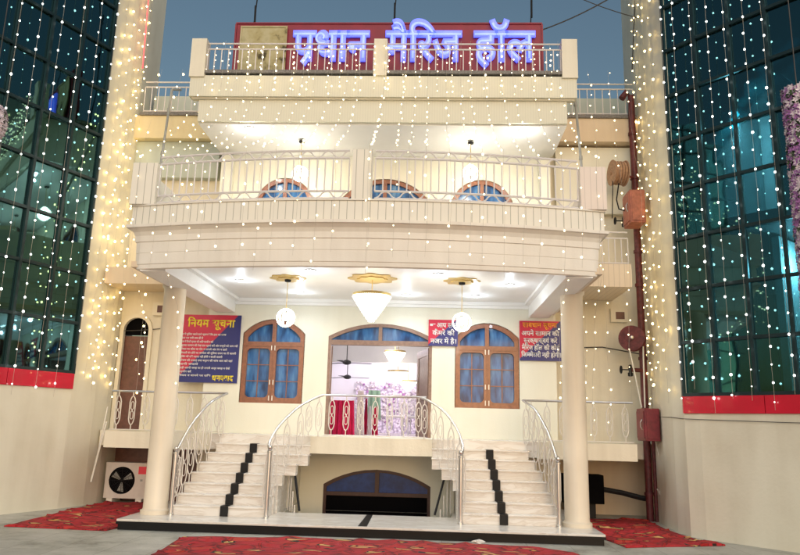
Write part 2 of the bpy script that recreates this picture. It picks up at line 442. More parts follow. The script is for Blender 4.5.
# ================================================================== SETTING
g = MB()
gx = [-70, -1.5, 1.45, 70]; gy = [-60, -1.78, .02, 70]
for i in range(3):
    for j in range(3):
        if i == 1 and j == 1: continue
        g.poly([(gx[i], gy[j], 0), (gx[i+1], gy[j], 0), (gx[i+1], gy[j+1], 0), (gx[i], gy[j+1], 0)])
bmesh.ops.remove_doubles(g.bm, verts=g.bm.verts, dist=1e-4)
tag(g.build('ground', 'ground'), None, None, kind='structure')

# ================================================================== MAIN BUILDING
B = thing('banquet_hall', 'cream two storey marriage hall with bowed balcony, two round columns and blue neon roof sign', 'building', (0, 0, 0))
LZ = 1.44          # raised ground-floor level
CZ = 4.20          # porch ceiling
UZ = 7.39          # balcony ceiling
# wall openings
DX0, DX1 = -1.06, 1.08
door_top = arcf((DX0+DX1)/2, (DX1-DX0)/2, 3.44, 3.72)
WZ0 = 2.05
winL = (-2.83, -1.56); winR = (1.56, 2.84)
def wtop(w, ins=0): return arcf((w[0]+w[1])/2, (w[1]-w[0])/2 - ins, 3.46 - ins*.9, 3.76 - ins)
base_top = arcf(.03, 1.06, .50, .80)
holes = [hole(DX0, DX1, LZ, top=door_top), hole(*winL, WZ0, top=wtop(winL)), hole(*winR, WZ0, top=wtop(winR)),
         hole(-1.03, 1.09, -.85, top=base_top)]
sheet(MB(), -3.6, 3.6, K(-1.05), K(CZ), holes, 0, .25).build('wall', 'cream_in', B)
# side bays (recessed dark space under the galleries, door bay over them)
dl = (-5.52, -4.92)
dl_top = arcf(-5.22, .30, 3.52, 3.815)
sheet(MB(), -5.66, -3.6, K(LZ), K(8.27), [hole(*dl, LZ, top=dl_top)], .3, .5).build('wall', 'cream', B)
sheet(MB(), 3.6, 5.5, K(LZ), K(8.27), [], .3, .5).build('wall', 'cream', B)
MB().box(-5.9, -3.6, .75, .9, 0, LZ-.3).build('wall', 'wood_shade_dk', B)  # shade under the gallery put into this wall's dark brown colour
MB().box(3.6, 5.6, .75, .9, 0, LZ-.3).build('wall', 'orange_wall', B)
# first-floor wall with arched window heads
uw = [(-2.76, -1.55), (-.92, .95), (1.46, 2.73)]
def utop(w, ins=0): return arcf((w[0]+w[1])/2, (w[1]-w[0])/2 - ins, 6.40 - ins*.8, 6.86 - ins)
sheet(MB(), -3.5, 3.5, K(4.46), K(UZ), [hole(*w, 4.6 if i == 1 else 5.3, top=utop(w)) for i, w in enumerate(uw)], 0, .25).build('wall', 'cream_in', B)

# gallery slabs (raised ground floor) and the bridge in front of the door
for sx in (-1, 1):
    xs = sorted((sx*3.0, -5.0 if sx < 0 else 4.80))
    MB().box(xs[0], xs[1], -1.2, .74, LZ-.30, LZ).build('gallery_slab', 'cream', B)
    xs = sorted((sx*1.101, sx*3.0))
    MB().box(xs[0], xs[1], -1.2, -.002, LZ-.28, LZ-.001).build('landing_slab', 'marble', B)
mb = MB(); n = 24
pts = []
for k in range(n+1):
    x = -1.10 + 2.20*k/n
    y = -1.52 + .10*(abs(x)/1.10)**2
    pts.append((x, y))
mb.prism(pts + [(1.10, -.002), (-1.10, -.002)], LZ-.30, LZ)
mb.build('bridge_slab', 'cream', B)
MB().box(-5.56, -5.002, -.18, .74, LZ-.30, LZ).build('gallery_slab', 'cream', B)
MB().box(4.802, 5.42, -.05, .74, LZ-.30, LZ).build('gallery_slab', 'cream', B)
# porch ceiling with cove, beams and columns
MB().box(-3.05, 3.05, -4.0, -.002, CZ, CZ+.05).build('porch_ceiling', 'white', B)
mb = MB()
mb.box(-3.05, 3.05, -.10, -.001, CZ-.07, CZ-.001); mb.box(-3.05, 3.05, -.055, -.003, CZ-.13, CZ-.071)
for sx in (-1, 1):
    a, b = sorted((sx*3.05, sx*2.96)); mb.box(a, b, -4.0, -.102, CZ-.06, CZ-.002)
mb.build('cornice', 'white', B)
for sx in (-1, 1):
    a, b = sorted((sx*3.052, sx*3.45))
    MB().box(a, b, -4.0, -.003, 3.90, CZ+.04).build('beam', 'white', B)
    a, b = sorted((sx*3.452, sx*3.62))
    c = MB().lathe([(.235, .16), (.235, .22), (.205, .235), (.197, .26), (.192, 2.0), (.185, 3.9), (.215, 3.93), (.215, 4.0)], (sx*3.43, -2.49, 0), 32)
    smooth_auto(c.build('column', 'column', B), 50)

# bowed balcony: moulded fascia, panelled parapet
BW = 3.63
def bow(x): return -4.52 + .45*(x/BW)**2
N = 48
xs = [-BW + 2*BW*k/N for k in range(N+1)]
def bow_sweep(mb, prof, xlist, back=None):
    rows = []
    for off, z in prof:
        row = []
        for x in xlist:
            nx = .9*x/BW/BW; nrm = Vector((nx, -1)).normalized()   # outward
            row.append(mb.bm.verts.new((x + nrm.x*off*.3 + (off if x == xlist[-1] and x > 3.5 else -off if x == xlist[0] and x < -3.5 else 0), bow(x) - off, z)))
        if back is not None:
            row = [mb.bm.verts.new((xlist[0] - off, back, z))] + row + [mb.bm.verts.new((xlist[-1] + off, back, z))]
        rows.append(row)
    m_ = len(rows)
    for i in range(m_):
        a, b = rows[i], rows[(i+1) % m_]
        for k in range(len(a)-1): mb.bm.faces.new((a[k], a[k+1], b[k+1], b[k]))
    mb.bm.faces.new([r[0] for r in rows]); mb.bm.faces.new([r[-1] for r in rows][::-1])
    return mb
prof = [(-.26, 4.02), (-.20, 3.93), (-.12, 3.915), (-.10, 3.93), (-.095, 3.99), (-.085, 4.0), (-.085, 4.17), (-.08, 4.175), (-.075, 4.34), (-.06, 4.35),
        (-.055, 4.44), (-.03, 4.50), (.02, 4.545), (.05, 4.555), (.05, 4.60), (-.02, 4.61), (-.26, 4.61)]
bow_sweep(MB(), prof, xs, -.3).build('fascia', 'fascia', B)
# thin shadow-line mouldings on the fascia
mbf = MB()
for z, o_ in ((4.066, -.09), (4.20, -.075), (4.335, -.05)):
    bow_sweep(mbf, [(o_-.03, z-.008), (o_, z-.008), (o_, z+.008), (o_-.03, z+.008)], xs, -.3)
mbf.bm.free()
bow_sweep(MB(), [(-.10, 4.612), (0, 4.612), (0, 4.90), (-.10, 4.90)], xs, -.3).build('parapet', 'siding', B)
bow_sweep(MB(), [(-.13, 4.902), (.02, 4.902), (.02, 4.925), (-.13, 4.925)], xs, -.3).build('parapet_coping', 'fascia', B)
# slab of the balcony
mb = MB(); mb.prism([(-3.36, -.004), (-3.36, -3.75)] + [(x, bow(x)+.27) for x in xs if abs(x) < 3.37] + [(3.36, -3.75), (3.36, -.004)], 4.252, 4.45)
mb.build('balcony_slab', 'fascia', B)
for sx in (-1, 1):
    a, b = sorted((sx*3.27, sx*3.66))
    MB().box(a, b, bow(3.4)-.03, bow(3.4)+.16, 4.926, 5.60).build('end_pier', 'siding_pink' if sx > 0 else 'siding', B)
    a, b = sorted((sx*3.54, sx*3.66))
    MB().box(a, b, bow(3.4)+.162, -.3, 4.926, 5.60).build('side_parapet', 'siding_pink' if sx > 0 else 'siding', B)
    a, b = sorted((sx*3.455, sx*3.60))
    MB().box(a, b, -4.0, -.31, 3.96, 4.05).build('side_soffit', 'orange_wall', B)
MB().box(-.17, .13, -4.53, -4.40, 4.926, 5.70).build('middle_pier', 'siding', B)

def railing(name, parent, path, z0, z1, pitch, band=.0, r=.012, mid=0):
    """straight-baluster railing along a plan path, with scrolled bands between twin rails"""
    R0 = node(name, parent)
    L = [0]
    P = [Vector(p) for p in path]
    for a, b in zip(P, P[1:]): L.append(L[-1] + (b-a).length)
    def at(t):
        for i in range(len(P)-1):
            if t <= L[i+1] + 1e-9: return P[i].lerp(P[i+1], (t-L[i])/(L[i+1]-L[i]))
        return P[-1]
    m_ = max(2, int(L[-1]/.25)); full = [at(L[-1]*k/m_) for k in range(m_+1)]
    mb = MB()
    zs = [z0+.02, z1] + ([z0+.02+band, z1-band] if band else [z1-.12])
    for z in zs: mb.tube([(p.x, p.y, z) for p in full], r*1.25, 6)
    mb.build('rail', 'rail_white', R0)
    if band:
        for (zb, zt) in ((z0+.02, z0+.02+band), (z1-band, z1)):
            mb = MB(); k = 0; t = 0
            while t < L[-1] - .1:
                q = []
                for s_ in range(9):
                    u = s_/8; p = at(min(L[-1], t + .16*u + .015*math.sin(2*PI*u)))
                    q.append((p.x, p.y-.002, zb + (zt-zb)*u if k % 2 == 0 else zt - (zt-zb)*u))
                mb.tube(q, r*.8, 5)
                t += .16; k += 1
            mb.build('scrollwork', 'rail_white', R0)
    lo, hi = (z0+.02+band, z1-band) if band else (z0, z1-.12)
    n = int(L[-1]/pitch); first = None
    for i in range(n+1):
        p = at(L[-1]*i/n)
        if first is None:
            first = MB().tube([(0, 0, 0), (0, 0, hi-lo)], r*.8, 6).build('baluster', 'rail_white', R0, loc=(p.x, p.y, lo))
        else: copy(first, R0, (p.x, p.y, lo))
    return R0
yb = lambda x: bow(x) + .05
for a, b in ((-3.24, -.22), (.17, 3.24)):
    railing('balcony_railing', B, [(a+(b-a)*k/12, yb(a+(b-a)*k/12)) for k in range(13)], 4.93, 5.70, .118, band=.115, r=.014)
# first floor side gallery on the right
MB().box(3.68, 4.84, -1.2, .298, 4.34, 4.78).build('gallery_slab', 'siding_ochre', B)
railing('gallery_railing', B, [(3.7, -1.15), (4.80, -1.15)], 4.79, 5.42, .12)
MB().box(-5.62, -3.68, -.6, .298, 4.36, 4.7).build('gallery_slab', 'orange_wall', B)

# upper block: ceiling, deep parapet front, side returns
MB().box(-3.342, 3.342, -1.62, -.002, UZ, UZ+.05).build('balcony_ceiling', 'white', B)
for sx in (-1, 1):
    a, b = sorted((sx*3.342, sx*3.60))
    mb = MB().box(a, b, -1.62, -.02, 7.392, 8.38)
    mb.build('side_beam', 'white', B)
    a, b = sorted((sx*3.3, sx*3.5))
    MB().box(a, b, -.3, -.004, 4.46, 7.278).build('pilaster', 'cream_in', B)
mb = MB()
for a, b, z0, z1, y in ((-3.78, 3.78, 7.90, 8.34, -1.80), (-3.60, 3.60, 7.42, 7.87, -1.70)):
    mb.box(a, b, y, -1.622, z0, z1)
mb.build('parapet', 'siding_fine', B)
MB().box(-3.74, 3.74, -1.75, -1.63, 7.871, 7.899).build('moulding', 'cream', B)
MB().box(-3.80, 3.80, -1.83, -.05, 8.382, 8.45).build('roof_slab', 'rubble', B)
for a, b in ((-3.80, -3.50), (-.16, .10), (3.50, 3.80)):
    MB().box(a, b, -1.84, -1.60, 8.34 if a == -.16 else 8.30, 9.12).build('roof_pier', 'cream', B)
for a, b in ((-3.49, -.17), (.11, 3.49)):
    railing('roof_railing', B, [(a, -1.74), (b, -1.74)], 8.46, 9.06, .135, r=.013)
# side roofs with railings
for sx, x0, x1 in ((-1, -5.5, -3.7), (1, 3.84, 5.42)):
    MB().box(x0-.1 if sx < 0 else x0-.1, x1+.1 if sx < 0 else x1+.02, -.06, .298, 7.75, 8.28).build('side_parapet', 'yellow' if sx < 0 else 'orange_wall', B)
    MB().box(x0, x1, -.10, .6, 8.282, 8.35).build('roof_slab', 'rubble', B)
    railing('roof_railing', B, [(x0+.05, -.03), (x1-.05, -.03)], 8.38, 9.10, .15, r=.013)
    MB().box(x0, x1, .61, .68, 8.3, 9.08).build('parapet', 'greyblue', B)
MB().box(-5.6, -3.7, .12, .298, 6.9, 7.74).build('wall_band', 'greyblue', B)  # pale grey-green band laid over the left bay's upper wall
MB().box(3.7, 5.4, .16, .298, 6.2, 7.7).build('wall_band', 'cream_in', B)
# roof surface behind, so that the roof closes
MB().box(-5.7, 5.5, .7, 9, 8.20, 8.279).build('roof_slab', 'rubble', B)
MB().box(-3.5, 3.5, -.01, .25, 7.441, 8.29).build('wall', 'cream', B)

# ---- windows
def arch_window(x0, x1, z0, topf, y, parent, wood='wood', glass='win_glass', transom=3.22, name='window', fr=.085, rows=3, handles=True, ins=None):
    W = node(name, parent)
    xc = (x0+x1)/2
    t2 = ins
    hs = [rrect(x0+fr*1.1, xc-.065, z0+.11, transom-.06, .09), rrect(xc+.065, x1-fr*1.1, z0+.11, transom-.06, .09),
          hole(x0+fr, xc-.04, transom+.08, top=t2), hole(xc+.04, x1-fr, transom+.08, top=t2)]
    f = sheet(MB(), x0-.012, x1+.012, K(z0), lambda x: topf(min(max(x, x0), x1))+.012, hs, y-.03, y+.06, 12)
    f.box(xc-.006, xc+.006, y-.045, y-.031, z0+.02, transom+.02)
    f.box(x0, x1, y-.045, y-.031, transom-.012, transom+.012)
    f.build('frame', wood, W)
    mb = MB()
    for h in hs[:2]:
        w = h['x1']-h['x0']
        mb.box(h['x0']+w/2-.008, h['x0']+w/2+.008, y+.018, y+.034, z0+.12, transom-.07)
        for k in range(1, rows):
            zz = z0+.11 + (transom-z0-.17)*k/rows
            mb.box(h['x0'], h['x1'], y+.014, y+.017, zz-.008, zz+.008)
    mb.build('muntins', wood, W)
    for h in hs:
        zt = max(h['top'](h['x0']+.01), h['top'](h['x1']-.01), h['top']((h['x0']+h['x1'])/2))
        MB().box(h['x0']-.01, h['x1']+.01, y+.036, y+.044, h['bot']((h['x0']+h['x1'])/2)-.01, zt+.005).build('pane', glass, W)
    if handles:
        for zz in (2.42, 2.10, 3.12):
            for sx in (-1, 1):
                MB().box(xc+sx*.035-.009, xc+sx*.035+.009, y-.052, y-.031, zz, zz+.10).build('handle', 'steel_white', W)
    return W
for w in (winL, winR):
    arch_window(*w, WZ0, wtop(w), .03, B, ins=wtop(w, .085))
for i, w in enumerate(uw):
    arch_window(*w, 4.62 if i == 1 else 5.3, utop(w), .03, B, wood='wood', glass='win_glass', transom=6.16, handles=False, ins=utop(w, .085))
# basement window: blue transom over a black opening
W = node('basement_window', B)
bt2 = arcf(.03, 1.0, .45, .745)
sheet(MB(), -1.03, 1.09, K(-.85), base_top, [hole(-.97, -.01, .36, top=bt2), hole(.07, 1.03, .36, top=bt2), hole(-.97, 1.03, -.8, .29)], .02, .12, 12).build('frame', 'frame_dk', W)
for a, b in ((-.98, 0), (.06, 1.04)):
    p = sheet(MB(), a, b, K(.35), lambda x: bt2(min(max(x, -.97), 1.03))+.01, [], .07, .08, 12).build('pane', 'base_glass', W)
MB().box(-.98, 1.04, .09, .10, -.82, .30).build('black_panel', 'black', W)  # flat black sheet filling the opening below the transom

# ---- arched side door on the left gallery
W = node('side_door', B)
sheet(MB(), dl[0]-.05, dl[1]+.05, K(LZ+.002), lambda x: arcf(-5.22, .35, 3.53, 3.87)(x), [hole(dl[0]+.03, dl[1]-.03, LZ+.01, top=arcf(-5.22, .27, 3.50, 3.785))], .24, .34, 14).build('frame', 'cream', W)
MB().box(dl[0], dl[1], .36, .40, LZ, 3.40).build('panel', 'wood_shade_dk', W)
sheet(MB(), dl[0], dl[1], K(3.42), lambda x: dl_top(x), [], .37, .39, 12).build('fanlight', 'black', W)

# ---- main doorway
W = node('main_door', B)
dt2 = arcf((DX0+DX1)/2, (DX1-DX0)/2-.07, 3.39, 3.65)
xc = (DX0+DX1)/2
sheet(MB(), DX0, DX1, K(LZ), door_top, [hole(DX0+.06, xc-.035, 3.37, top=dt2), hole(xc+.035, DX1-.06, 3.37, top=dt2), hole(DX0+.06, DX1-.06, LZ, 3.27)], .01, .13, 12).build('frame', 'wood_pale', W)
for a, b in ((DX0+.05, xc-.03), (xc+.03, DX1-.05)):
    sheet(MB(), a, b, K(3.36), lambda x: dt2(min(max(x, DX0+.07), DX1-.07))+.01, [], .06, .07, 10).build('fanlight_pane', 'win_glass', W)
for sx, xh in ((-1, DX0+.06), (1, DX1-.06)):
    _a = 100 if sx < 0 else 76
    # leaves folded back into the room
    L_ = 1.0; ang = math.radians(_a)
    mb = MB()
    ex, ey = xh - sx*math.cos(ang)*L_, .14 + math.sin(ang)*L_
    d = Vector((ex-xh, ey-.14)).normalized(); nn = Vector((-d.y, d.x))*.02
    def bar(t0, t1, z0, z1, th=1.0):
        p0 = Vector((xh, .14)) + d*t0*L_; p1 = Vector((xh, .14)) + d*t1*L_; q = nn*th
        mb.prism([tuple(p0-q), tuple(p1-q), tuple(p1+q), tuple(p0+q)], z0, z1)
    bar(0, .14, LZ+.01, 3.25); bar(.86, 1, LZ+.01, 3.25); bar(.141, .859, LZ+.01, LZ+.25); bar(.141, .859, 2.2, 2.35); bar(.141, .859, 3.1, 3.25)
    bar(.141, .859, LZ+.251, 2.199, .4); bar(.141, .859, 2.351, 3.099, .4)
    mb.build('leaf', 'wood_pale', W)

# ---- the hall room behind the door
mb = MB()
mb.box(-3.4, 3.4, 7.5, 7.6, LZ, 4.3); mb.box(-3.5, -3.4, .26, 7.6, LZ, 4.3); mb.box(3.4, 3.5, .26, 7.6, LZ, 4.3)
mb.build('room_wall', 'room_wall', B)
MB().box(-3.4, 3.4, .26, 7.5, LZ-.12, LZ-.003).build('room_floor', 'room_floor', B)
MB().box(-3.4, 3.4, .26, 7.5, 4.08, 4.18).build('room_ceiling', 'white', B)
mb = MB()
for y in (2.2, 5.0): mb.box(-3.4, 3.4, y, y+.25, 3.36 if y > 4 else 3.9, 4.078)
mb.build('ceiling_beam', 'white', B)

# ---- gallery railings with oval links
ov = None
def oval_baluster(parent, x, y, z0, h):
    """elongated link with two small inner links between two short rods"""
    global ov
    if ov is None:
        mb = MB(); H = .72
        def ring(zc, hh, hw, r):
            q = []
            for k in range(20):
                a = 2*PI*k/20
                q.append((hw*max(-1, min(1, 1.25*math.cos(a))), 0, zc + hh*math.sin(a) ))
            mb.tube(q, r, 6, closed=True)
        ring(.36, .27, .052, .010); ring(.27, .075, .026, .007); ring(.45, .075, .026, .007)
        mb.tube([(0,0,0), (0,0,.09)], .010, 6); mb.tube([(0,0,.63), (0,0,H)], .010, 6)
        mb.tube([(0,0,.345), (0,0,.375)], .010, 6)
        o = mb.build('baluster', 'steel_white', parent, loc=(x, y, z0)); ov = o
    else:
        o = copy(ov, parent, (x, y, z0))
    o.scale = (1, 1, h/.72); return o
def oval_railing(parent, x0, x1, y, z0, h, n, posts=()):
    R0 = node('gallery_railing', parent)
    MB().tube([(x0, y, z0+h), (x1, y, z0+h)], .02, 8).build('handrail', 'steel', R0)
    MB().tube([(x0, y, z0+.03), (x1, y, z0+.03)], .01, 6).build('bottom_rail', 'steel_white', R0)
    for k in range(n):
        oval_baluster(R0, x0 + (x1-x0)*(k+.5)/n, y, z0+.03, h-.03)
    return R0
oval_railing(B, -4.97, -2.78, -1.12, LZ, .74, 8)
oval_railing(B, 2.78, 4.77, -1.12, LZ, .74, 7)
RB = oval_railing(B, -.86, .98, -1.46, LZ, .74, 7)

# ================================================================== PLATFORM AND STAIRS
P = thing('entrance_platform', 'low white marble platform with black granite front running under both staircases', 'platform', (0, -2.5, 0))
def chld(o, par):   # keep world placement under a thing that has its own location
    o.location = Vector(o.location) - Vector(par.location); o.parent = par; return o
PX0, PX1, PF = -3.72, 3.66, -3.24
chld(MB().prism([(PX0, PF+.02), (PX1, PF-.04), (PX1, -1.82), (PX0, -1.82)], 0.0, .125).build('riser', 'granite'), P)
chld(MB().prism([(PX0-.02, PF), (PX1+.02, PF-.06), (PX1+.02, -1.80), (PX0-.02, -1.80)], .126, .16).build('top_slab', 'marble', bevel=.006), P)
chld(MB().prism([(PX0-.025, PF-.004), (PX1+.025, PF-.064), (PX1+.025, PF-.052), (PX0-.025, PF+.008)], .085, .1255).build('edge_strip', 'granite'), P)
chld(MB().prism([(-.02, PF+.02), (.12, PF+.02), (.10, -1.81), (.0, -1.81)], .1605, .164).build('inlay', 'rubber'), P)
for a, b in ((PX0, -1.52), (1.47, PX1)):
    chld(MB().box(a, b, -1.799, -.003, 0, .158).build('base', 'marble'), P)

# sunken light well
Pt = thing('light_well', 'sunken cream light well under the bridge in front of the basement window', 'light well', (0, -.9, -1))
mb = MB()
mb.box(-1.56, -1.5, -1.84, 0, -1.0, .12); mb.box(1.45, 1.51, -1.84, 0, -1.0, .12); mb.box(-1.5, 1.45, -1.84, -1.79, -1.0, -.002)
chld(mb.build('retaining_wall', 'cream'), Pt)
for a, b in ((-1.56, -1.50), (1.45, 1.51)): chld(MB().box(a, b, -1.2, -.004, .16, LZ-.281).build('side_wall', 'cream'), Pt)
chld(MB().box(-1.5, 1.45, -1.79, 0, -1.05, -1.0).build('well_floor', 'rubble'), Pt)

ST = []
for sx, side in ((-1, 'left'), (1, 'right')):
    lab = ('white marble staircase left of the door with black step pads and steel handrails' if sx < 0 else
           'white marble staircase right of the door with black step pads and steel handrails')
    T = thing('staircase', lab, 'staircase', (sx*2.3, -2.6, .16), 'twin marble staircases')
    outer = [3.10, 3.10, 3.08, 3.04, 2.98, 2.90, 2.82]
    inner = [1.56, 1.56, 1.54, 1.46, 1.27, 1.101, 1.101]
    zt = lambda i: .16 + .16*i
    for i in range(1, 8):
        yf = -2.6 + .2*(i-1)
        a, b = sorted((sx*outer[i-1], sx*inner[i-1]))
        yb_ = -1.202
        a_, b_ = sorted((sx*outer[i-1], sx*max(1.52, inner[i-1])))
        mb = MB().box(a_, b_, yf, yf+.2 if i < 7 else yb_, .161, zt(i)-.028)
        if inner[i-1] < 1.5:
            c_, e_ = sorted((sx*1.5199, sx*inner[i-1])); mb.box(c_, e_, yf, yf+.2 if i < 7 else yb_, zt(i)-.19, zt(i)-.028)
        chld(mb.build('step', 'marble'), T)
        chld(MB().box(a-.012, b+.012, yf-.026, yf+.198 if i < 7 else yb_, zt(i)-.0275, zt(i)).build('tread', 'marble', bevel=.006), T)
        px = sx*(2.25 - .02*(i-1))
        if i < 8:
            chld(MB().box(px-.066, px+.066, yf-.033, yf-.0265, zt(i-1)+.006, zt(i)-.001).build('step_pad', 'rubber'), T)
            chld(MB().box(px-.066, px+.066, yf-.026, yf+.165, zt(i)+.0005, zt(i)+.005).build('step_pad', 'rubber'), T)
    chld(MB().box(*sorted((sx*3.0, sx*1.102)), -1.215, -1.201, zt(7)+.001, 1.4385).build('top_riser', 'marble'), T)
    # handrails
    def path_o(t):
        q = [(3.10, -2.62, 1.20), (3.06, -2.35, 1.42), (3.0, -2.0, 1.68), (2.9, -1.6, 1.98), (2.76, -1.16, 2.18)]
        return q
    def spline(q, n=24):
        q = [Vector(p) for p in q]; out = []
        for i in range(len(q)-1):
            p0 = q[max(i-1, 0)]; p1 = q[i]; p2 = q[i+1]; p3 = q[min(i+2, len(q)-1)]
            m_ = n//(len(q)-1)
            for k in range(m_):
                t = k/m_
                out.append(.5*((2*p1) + (p2-p0)*t + (2*p0-5*p1+4*p2-p3)*t*t + (3*p1-p0-3*p2+p3)*t**3))
        out.append(q[-1]); return out
    qo = [(3.12, -2.62, 1.16), (3.10, -2.45, 1.34), (3.04, -2.1, 1.66), (2.92, -1.6, 2.0), (2.76, -1.14, 2.18)]
    qi = [(1.56, -2.64, 1.22), (1.60, -2.55, 1.34), (1.52, -2.2, 1.62), (1.30, -1.80, 1.93), (1.06, -1.56, 2.10), (.88, -1.48, 2.18)]
    for q, zfoot in ((qo, 'o'), (qi, 'i')):
        q = [(sx*x + (.06 if sx > 0 and zfoot == 'i' else 0)*0, y, z) for x, y, z in q]
        R0 = node('stair_railing', T); R0.location = (0, 0, 0)
        off = Vector(T.location)
        sp = [p - off for p in spline(q)]
        smooth_auto(MB().tube(sp, .021, 10).build('handrail', 'steel', R0))
        nb = 7
        for k in range(1, nb+1):
            i_ = int((len(sp)-1)*(k/(nb+.6)))
            p = sp[i_]; wy = p.y + off.y
            st = max(0, min(7, math.floor((wy + 2.6)/.2 + 1)))
            zb_ = .16 + .16*st
            if wy > -1.2 or (zfoot == 'i' and abs(p.x + off.x) < 1.14): zb_ = LZ
            o = oval_baluster(R0, p.x, p.y, zb_ - off.z, (p.z+off.z) - zb_ - .01)
        # newel
        x, y, z = q[0]
        nw = MB().lathe([(.045, .16), (.045, .19), (.033, .20), (.033, z-.04), (.042, z-.03), (.042, z-.01), (.02, z), (.036, z+.02), (.043, z+.045), (.036, z+.07), (.012, z+.082)], (x, y, 0), 14).build('newel_post', 'steel')
        smooth_auto(chld(nw, T))
    # iron rail going down into the light well
    R0 = node('well_rail', T); off = Vector(T.location)
    a = Vector((sx*1.40, -1.42, 1.06)) - off; b = Vector((sx*1.16, -1.86, .20)) - off
    MB().tube([a, b], .022, 6).build('stringer', 'iron', R0)
    for k in range(4):
        p = a.lerp(b, .15 + .25*k)
        MB().tube([(p.x - sx*(-.07), p.y, p.z), (p.x + sx*.07, p.y, .16-off.z)], .012, 6).build('baluster', 'steel_white', R0)

# ================================================================== WINGS
def wing(name, label, path, gi, zband, ztop, glass, pitch, row, depth_in, lit, inner_path, zoff=0):
    """path: plan points from the inner corner outward; glass begins at index gi"""
    Wg = thing(name, label, 'building', (path[0][0], path[0][1], 0))
    sgn = 1 if path[0][0] > 0 else -1
    T_ = .22
    def outp(pts, d):
        out = []
        for i, p in enumerate(pts):
            a = Vector(pts[max(i-1, 0)]); b = Vector(pts[min(i+1, len(pts)-1)])
            t = (b-a).normalized(); nrm = Vector((t.y, -t.x)) * (1 if sgn < 0 else -1)
            # behind-the-wall direction = away from the courtyard
            if nrm.x * sgn < 0 and abs(nrm.x) > .05: nrm = -nrm
            out.append(Vector(p) + nrm*d)
        return out
    def strip(mb, pts, z0, z1, d0, d1):
        A = outp(pts, d0); Bk = outp(pts, d1)
        for i in range(len(pts)-1):
            mb.hexa([(*A[i], z0), (*A[i+1], z0), (*Bk[i+1], z0), (*Bk[i], z0), (*A[i], z1), (*A[i+1], z1), (*Bk[i+1], z1), (*Bk[i], z1)])
    z0b, z1b = zband
    m1 = MB(); strip(m1, path[:gi+1], 0, ztop, 0, T_)
    bmesh.ops.remove_doubles(m1.bm, verts=m1.bm.verts, dist=1e-4)
    chld(m1.build('corner_wall', 'yellow' if False else 'wing_wall'), Wg)
    m1 = MB(); strip(m1, path[gi:], 0, z0b-.002, 0, T_)
    chld(m1.build('wall', 'wing_wall'), Wg)
    # red band in panels
    gp = path[gi:]
    L = [0]; Pv = [Vector(p) for p in gp]
    for a, b in zip(Pv, Pv[1:]): L.append(L[-1]+(b-a).length)
    def at(t):
        for i in range(len(Pv)-1):
            if t <= L[i+1]+1e-9: return Pv[i].lerp(Pv[i+1], (t-L[i])/(L[i+1]-L[i]))
        return Pv[-1]
    t = 0
    while t < L[-1]-.1:
        t1 = min(L[-1], t+1.38); q = [tuple(at(t + (t1-.012-t)*k/6)) for k in range(7)]
        m1 = MB(); strip(m1, q, z0b, z1b, -.035, T_); chld(m1.build('red_band', 'red_band', bevel=.0), Wg); t = t1
    # glass grid
    G = node('glazing', Wg)
    offs = Vector(Wg.location)
    nc = int(L[-1]/pitch)
    verts_t = [min(L[-1], pitch*k + (0.0 if k == 0 else 0)) for k in range(nc+1)]
    rows = []; z = z1b
    while z < ztop-.2: rows.append(z); z += row
    rows.append(ztop)
    for a, b in zip(verts_t, verts_t[1:]):
        pa, pb = at(a), at(b)
        m1 = MB(); strip(m1, [tuple(pa), tuple(pb)], z1b, ztop, .05, .058); o = m1.build('pane', glass); o.parent = G; o.location = -offs
    m1 = MB()
    for a in verts_t:
        p = at(a); tt = (at(min(L[-1], a+.01)) - at(max(0, a-.01))).normalized()
        q = [tuple(p - tt*.027), tuple(p + tt*.027)]
        strip(m1, q, z1b, ztop, -.01, .045)
    for z in rows[:-1]:
        q = [tuple(at(L[-1]*k/nc/1.0)) for k in range(nc+1)]
        strip(m1, q, z-.028 + (.03 if z == z1b else 0), z+.028 + (.03 if z == z1b else 0), -.004, .044)
    o = m1.build('mullions', 'mullion'); o.parent = G; o.location = -offs
    # rooms behind the glass: floors, back wall, partitions
    m1 = MB(); q = [tuple(at(L[-1]*k/8)) for k in range(9)]
    strip(m1, q, 0, ztop, depth_in, depth_in+.1)
    chld(m1.build('room_wall', 'office'), Wg)
    m1 = MB()
    for z in (z1b-.25, z1b+2.75, z1b+5.6, z1b+8.3, ztop-.2):
        strip(m1, q, z, z+.22, .08, depth_in-.01)
    chld(m1.build('floor_slab', 'office_dk'), Wg)
    m1 = MB()
    for k, a in enumerate((.25, 1.35, 2.6, 4.0)):
        if a+.1 < L[-1]:
            strip(m1, [tuple(at(a)), tuple(at(a+.12))], z1b, z1b+2.7, .5 + .3*(k % 2), depth_in-.02)
            strip(m1, [tuple(at(a+.3)), tuple(at(a+.42))], z1b+3.0, z1b+5.55, .4, depth_in-.02)
    chld(m1.build('partition', 'office'), Wg)
    m1 = MB()
    for a, z, w, h in ((.55, z1b, .5, 2.0), (1.6, z1b+.9, .35, .45), (1.9, z1b+3.0, .6, 2.1)):
        strip(m1, [tuple(at(a)), tuple(at(a+w))], z, z+h, depth_in-.05, depth_in-.02)
    chld(m1.build('inner_door', 'office_dk'), Wg)
    return Wg, at, outp
LW, atL, outL = wing('glass_wing', 'tall wing left of the hall with dark green glass and red band', [(-5.62, 1.0), (-5.58, .02), (-5.64, -.4), (-5.83, -1.0), (-5.95, -1.25), (-7.2, -4.1), (-8.8, -7.7)],
            3, (2.20, 2.49), 12.5, 'teal_dk', .70, .98, 2.2, None, None)
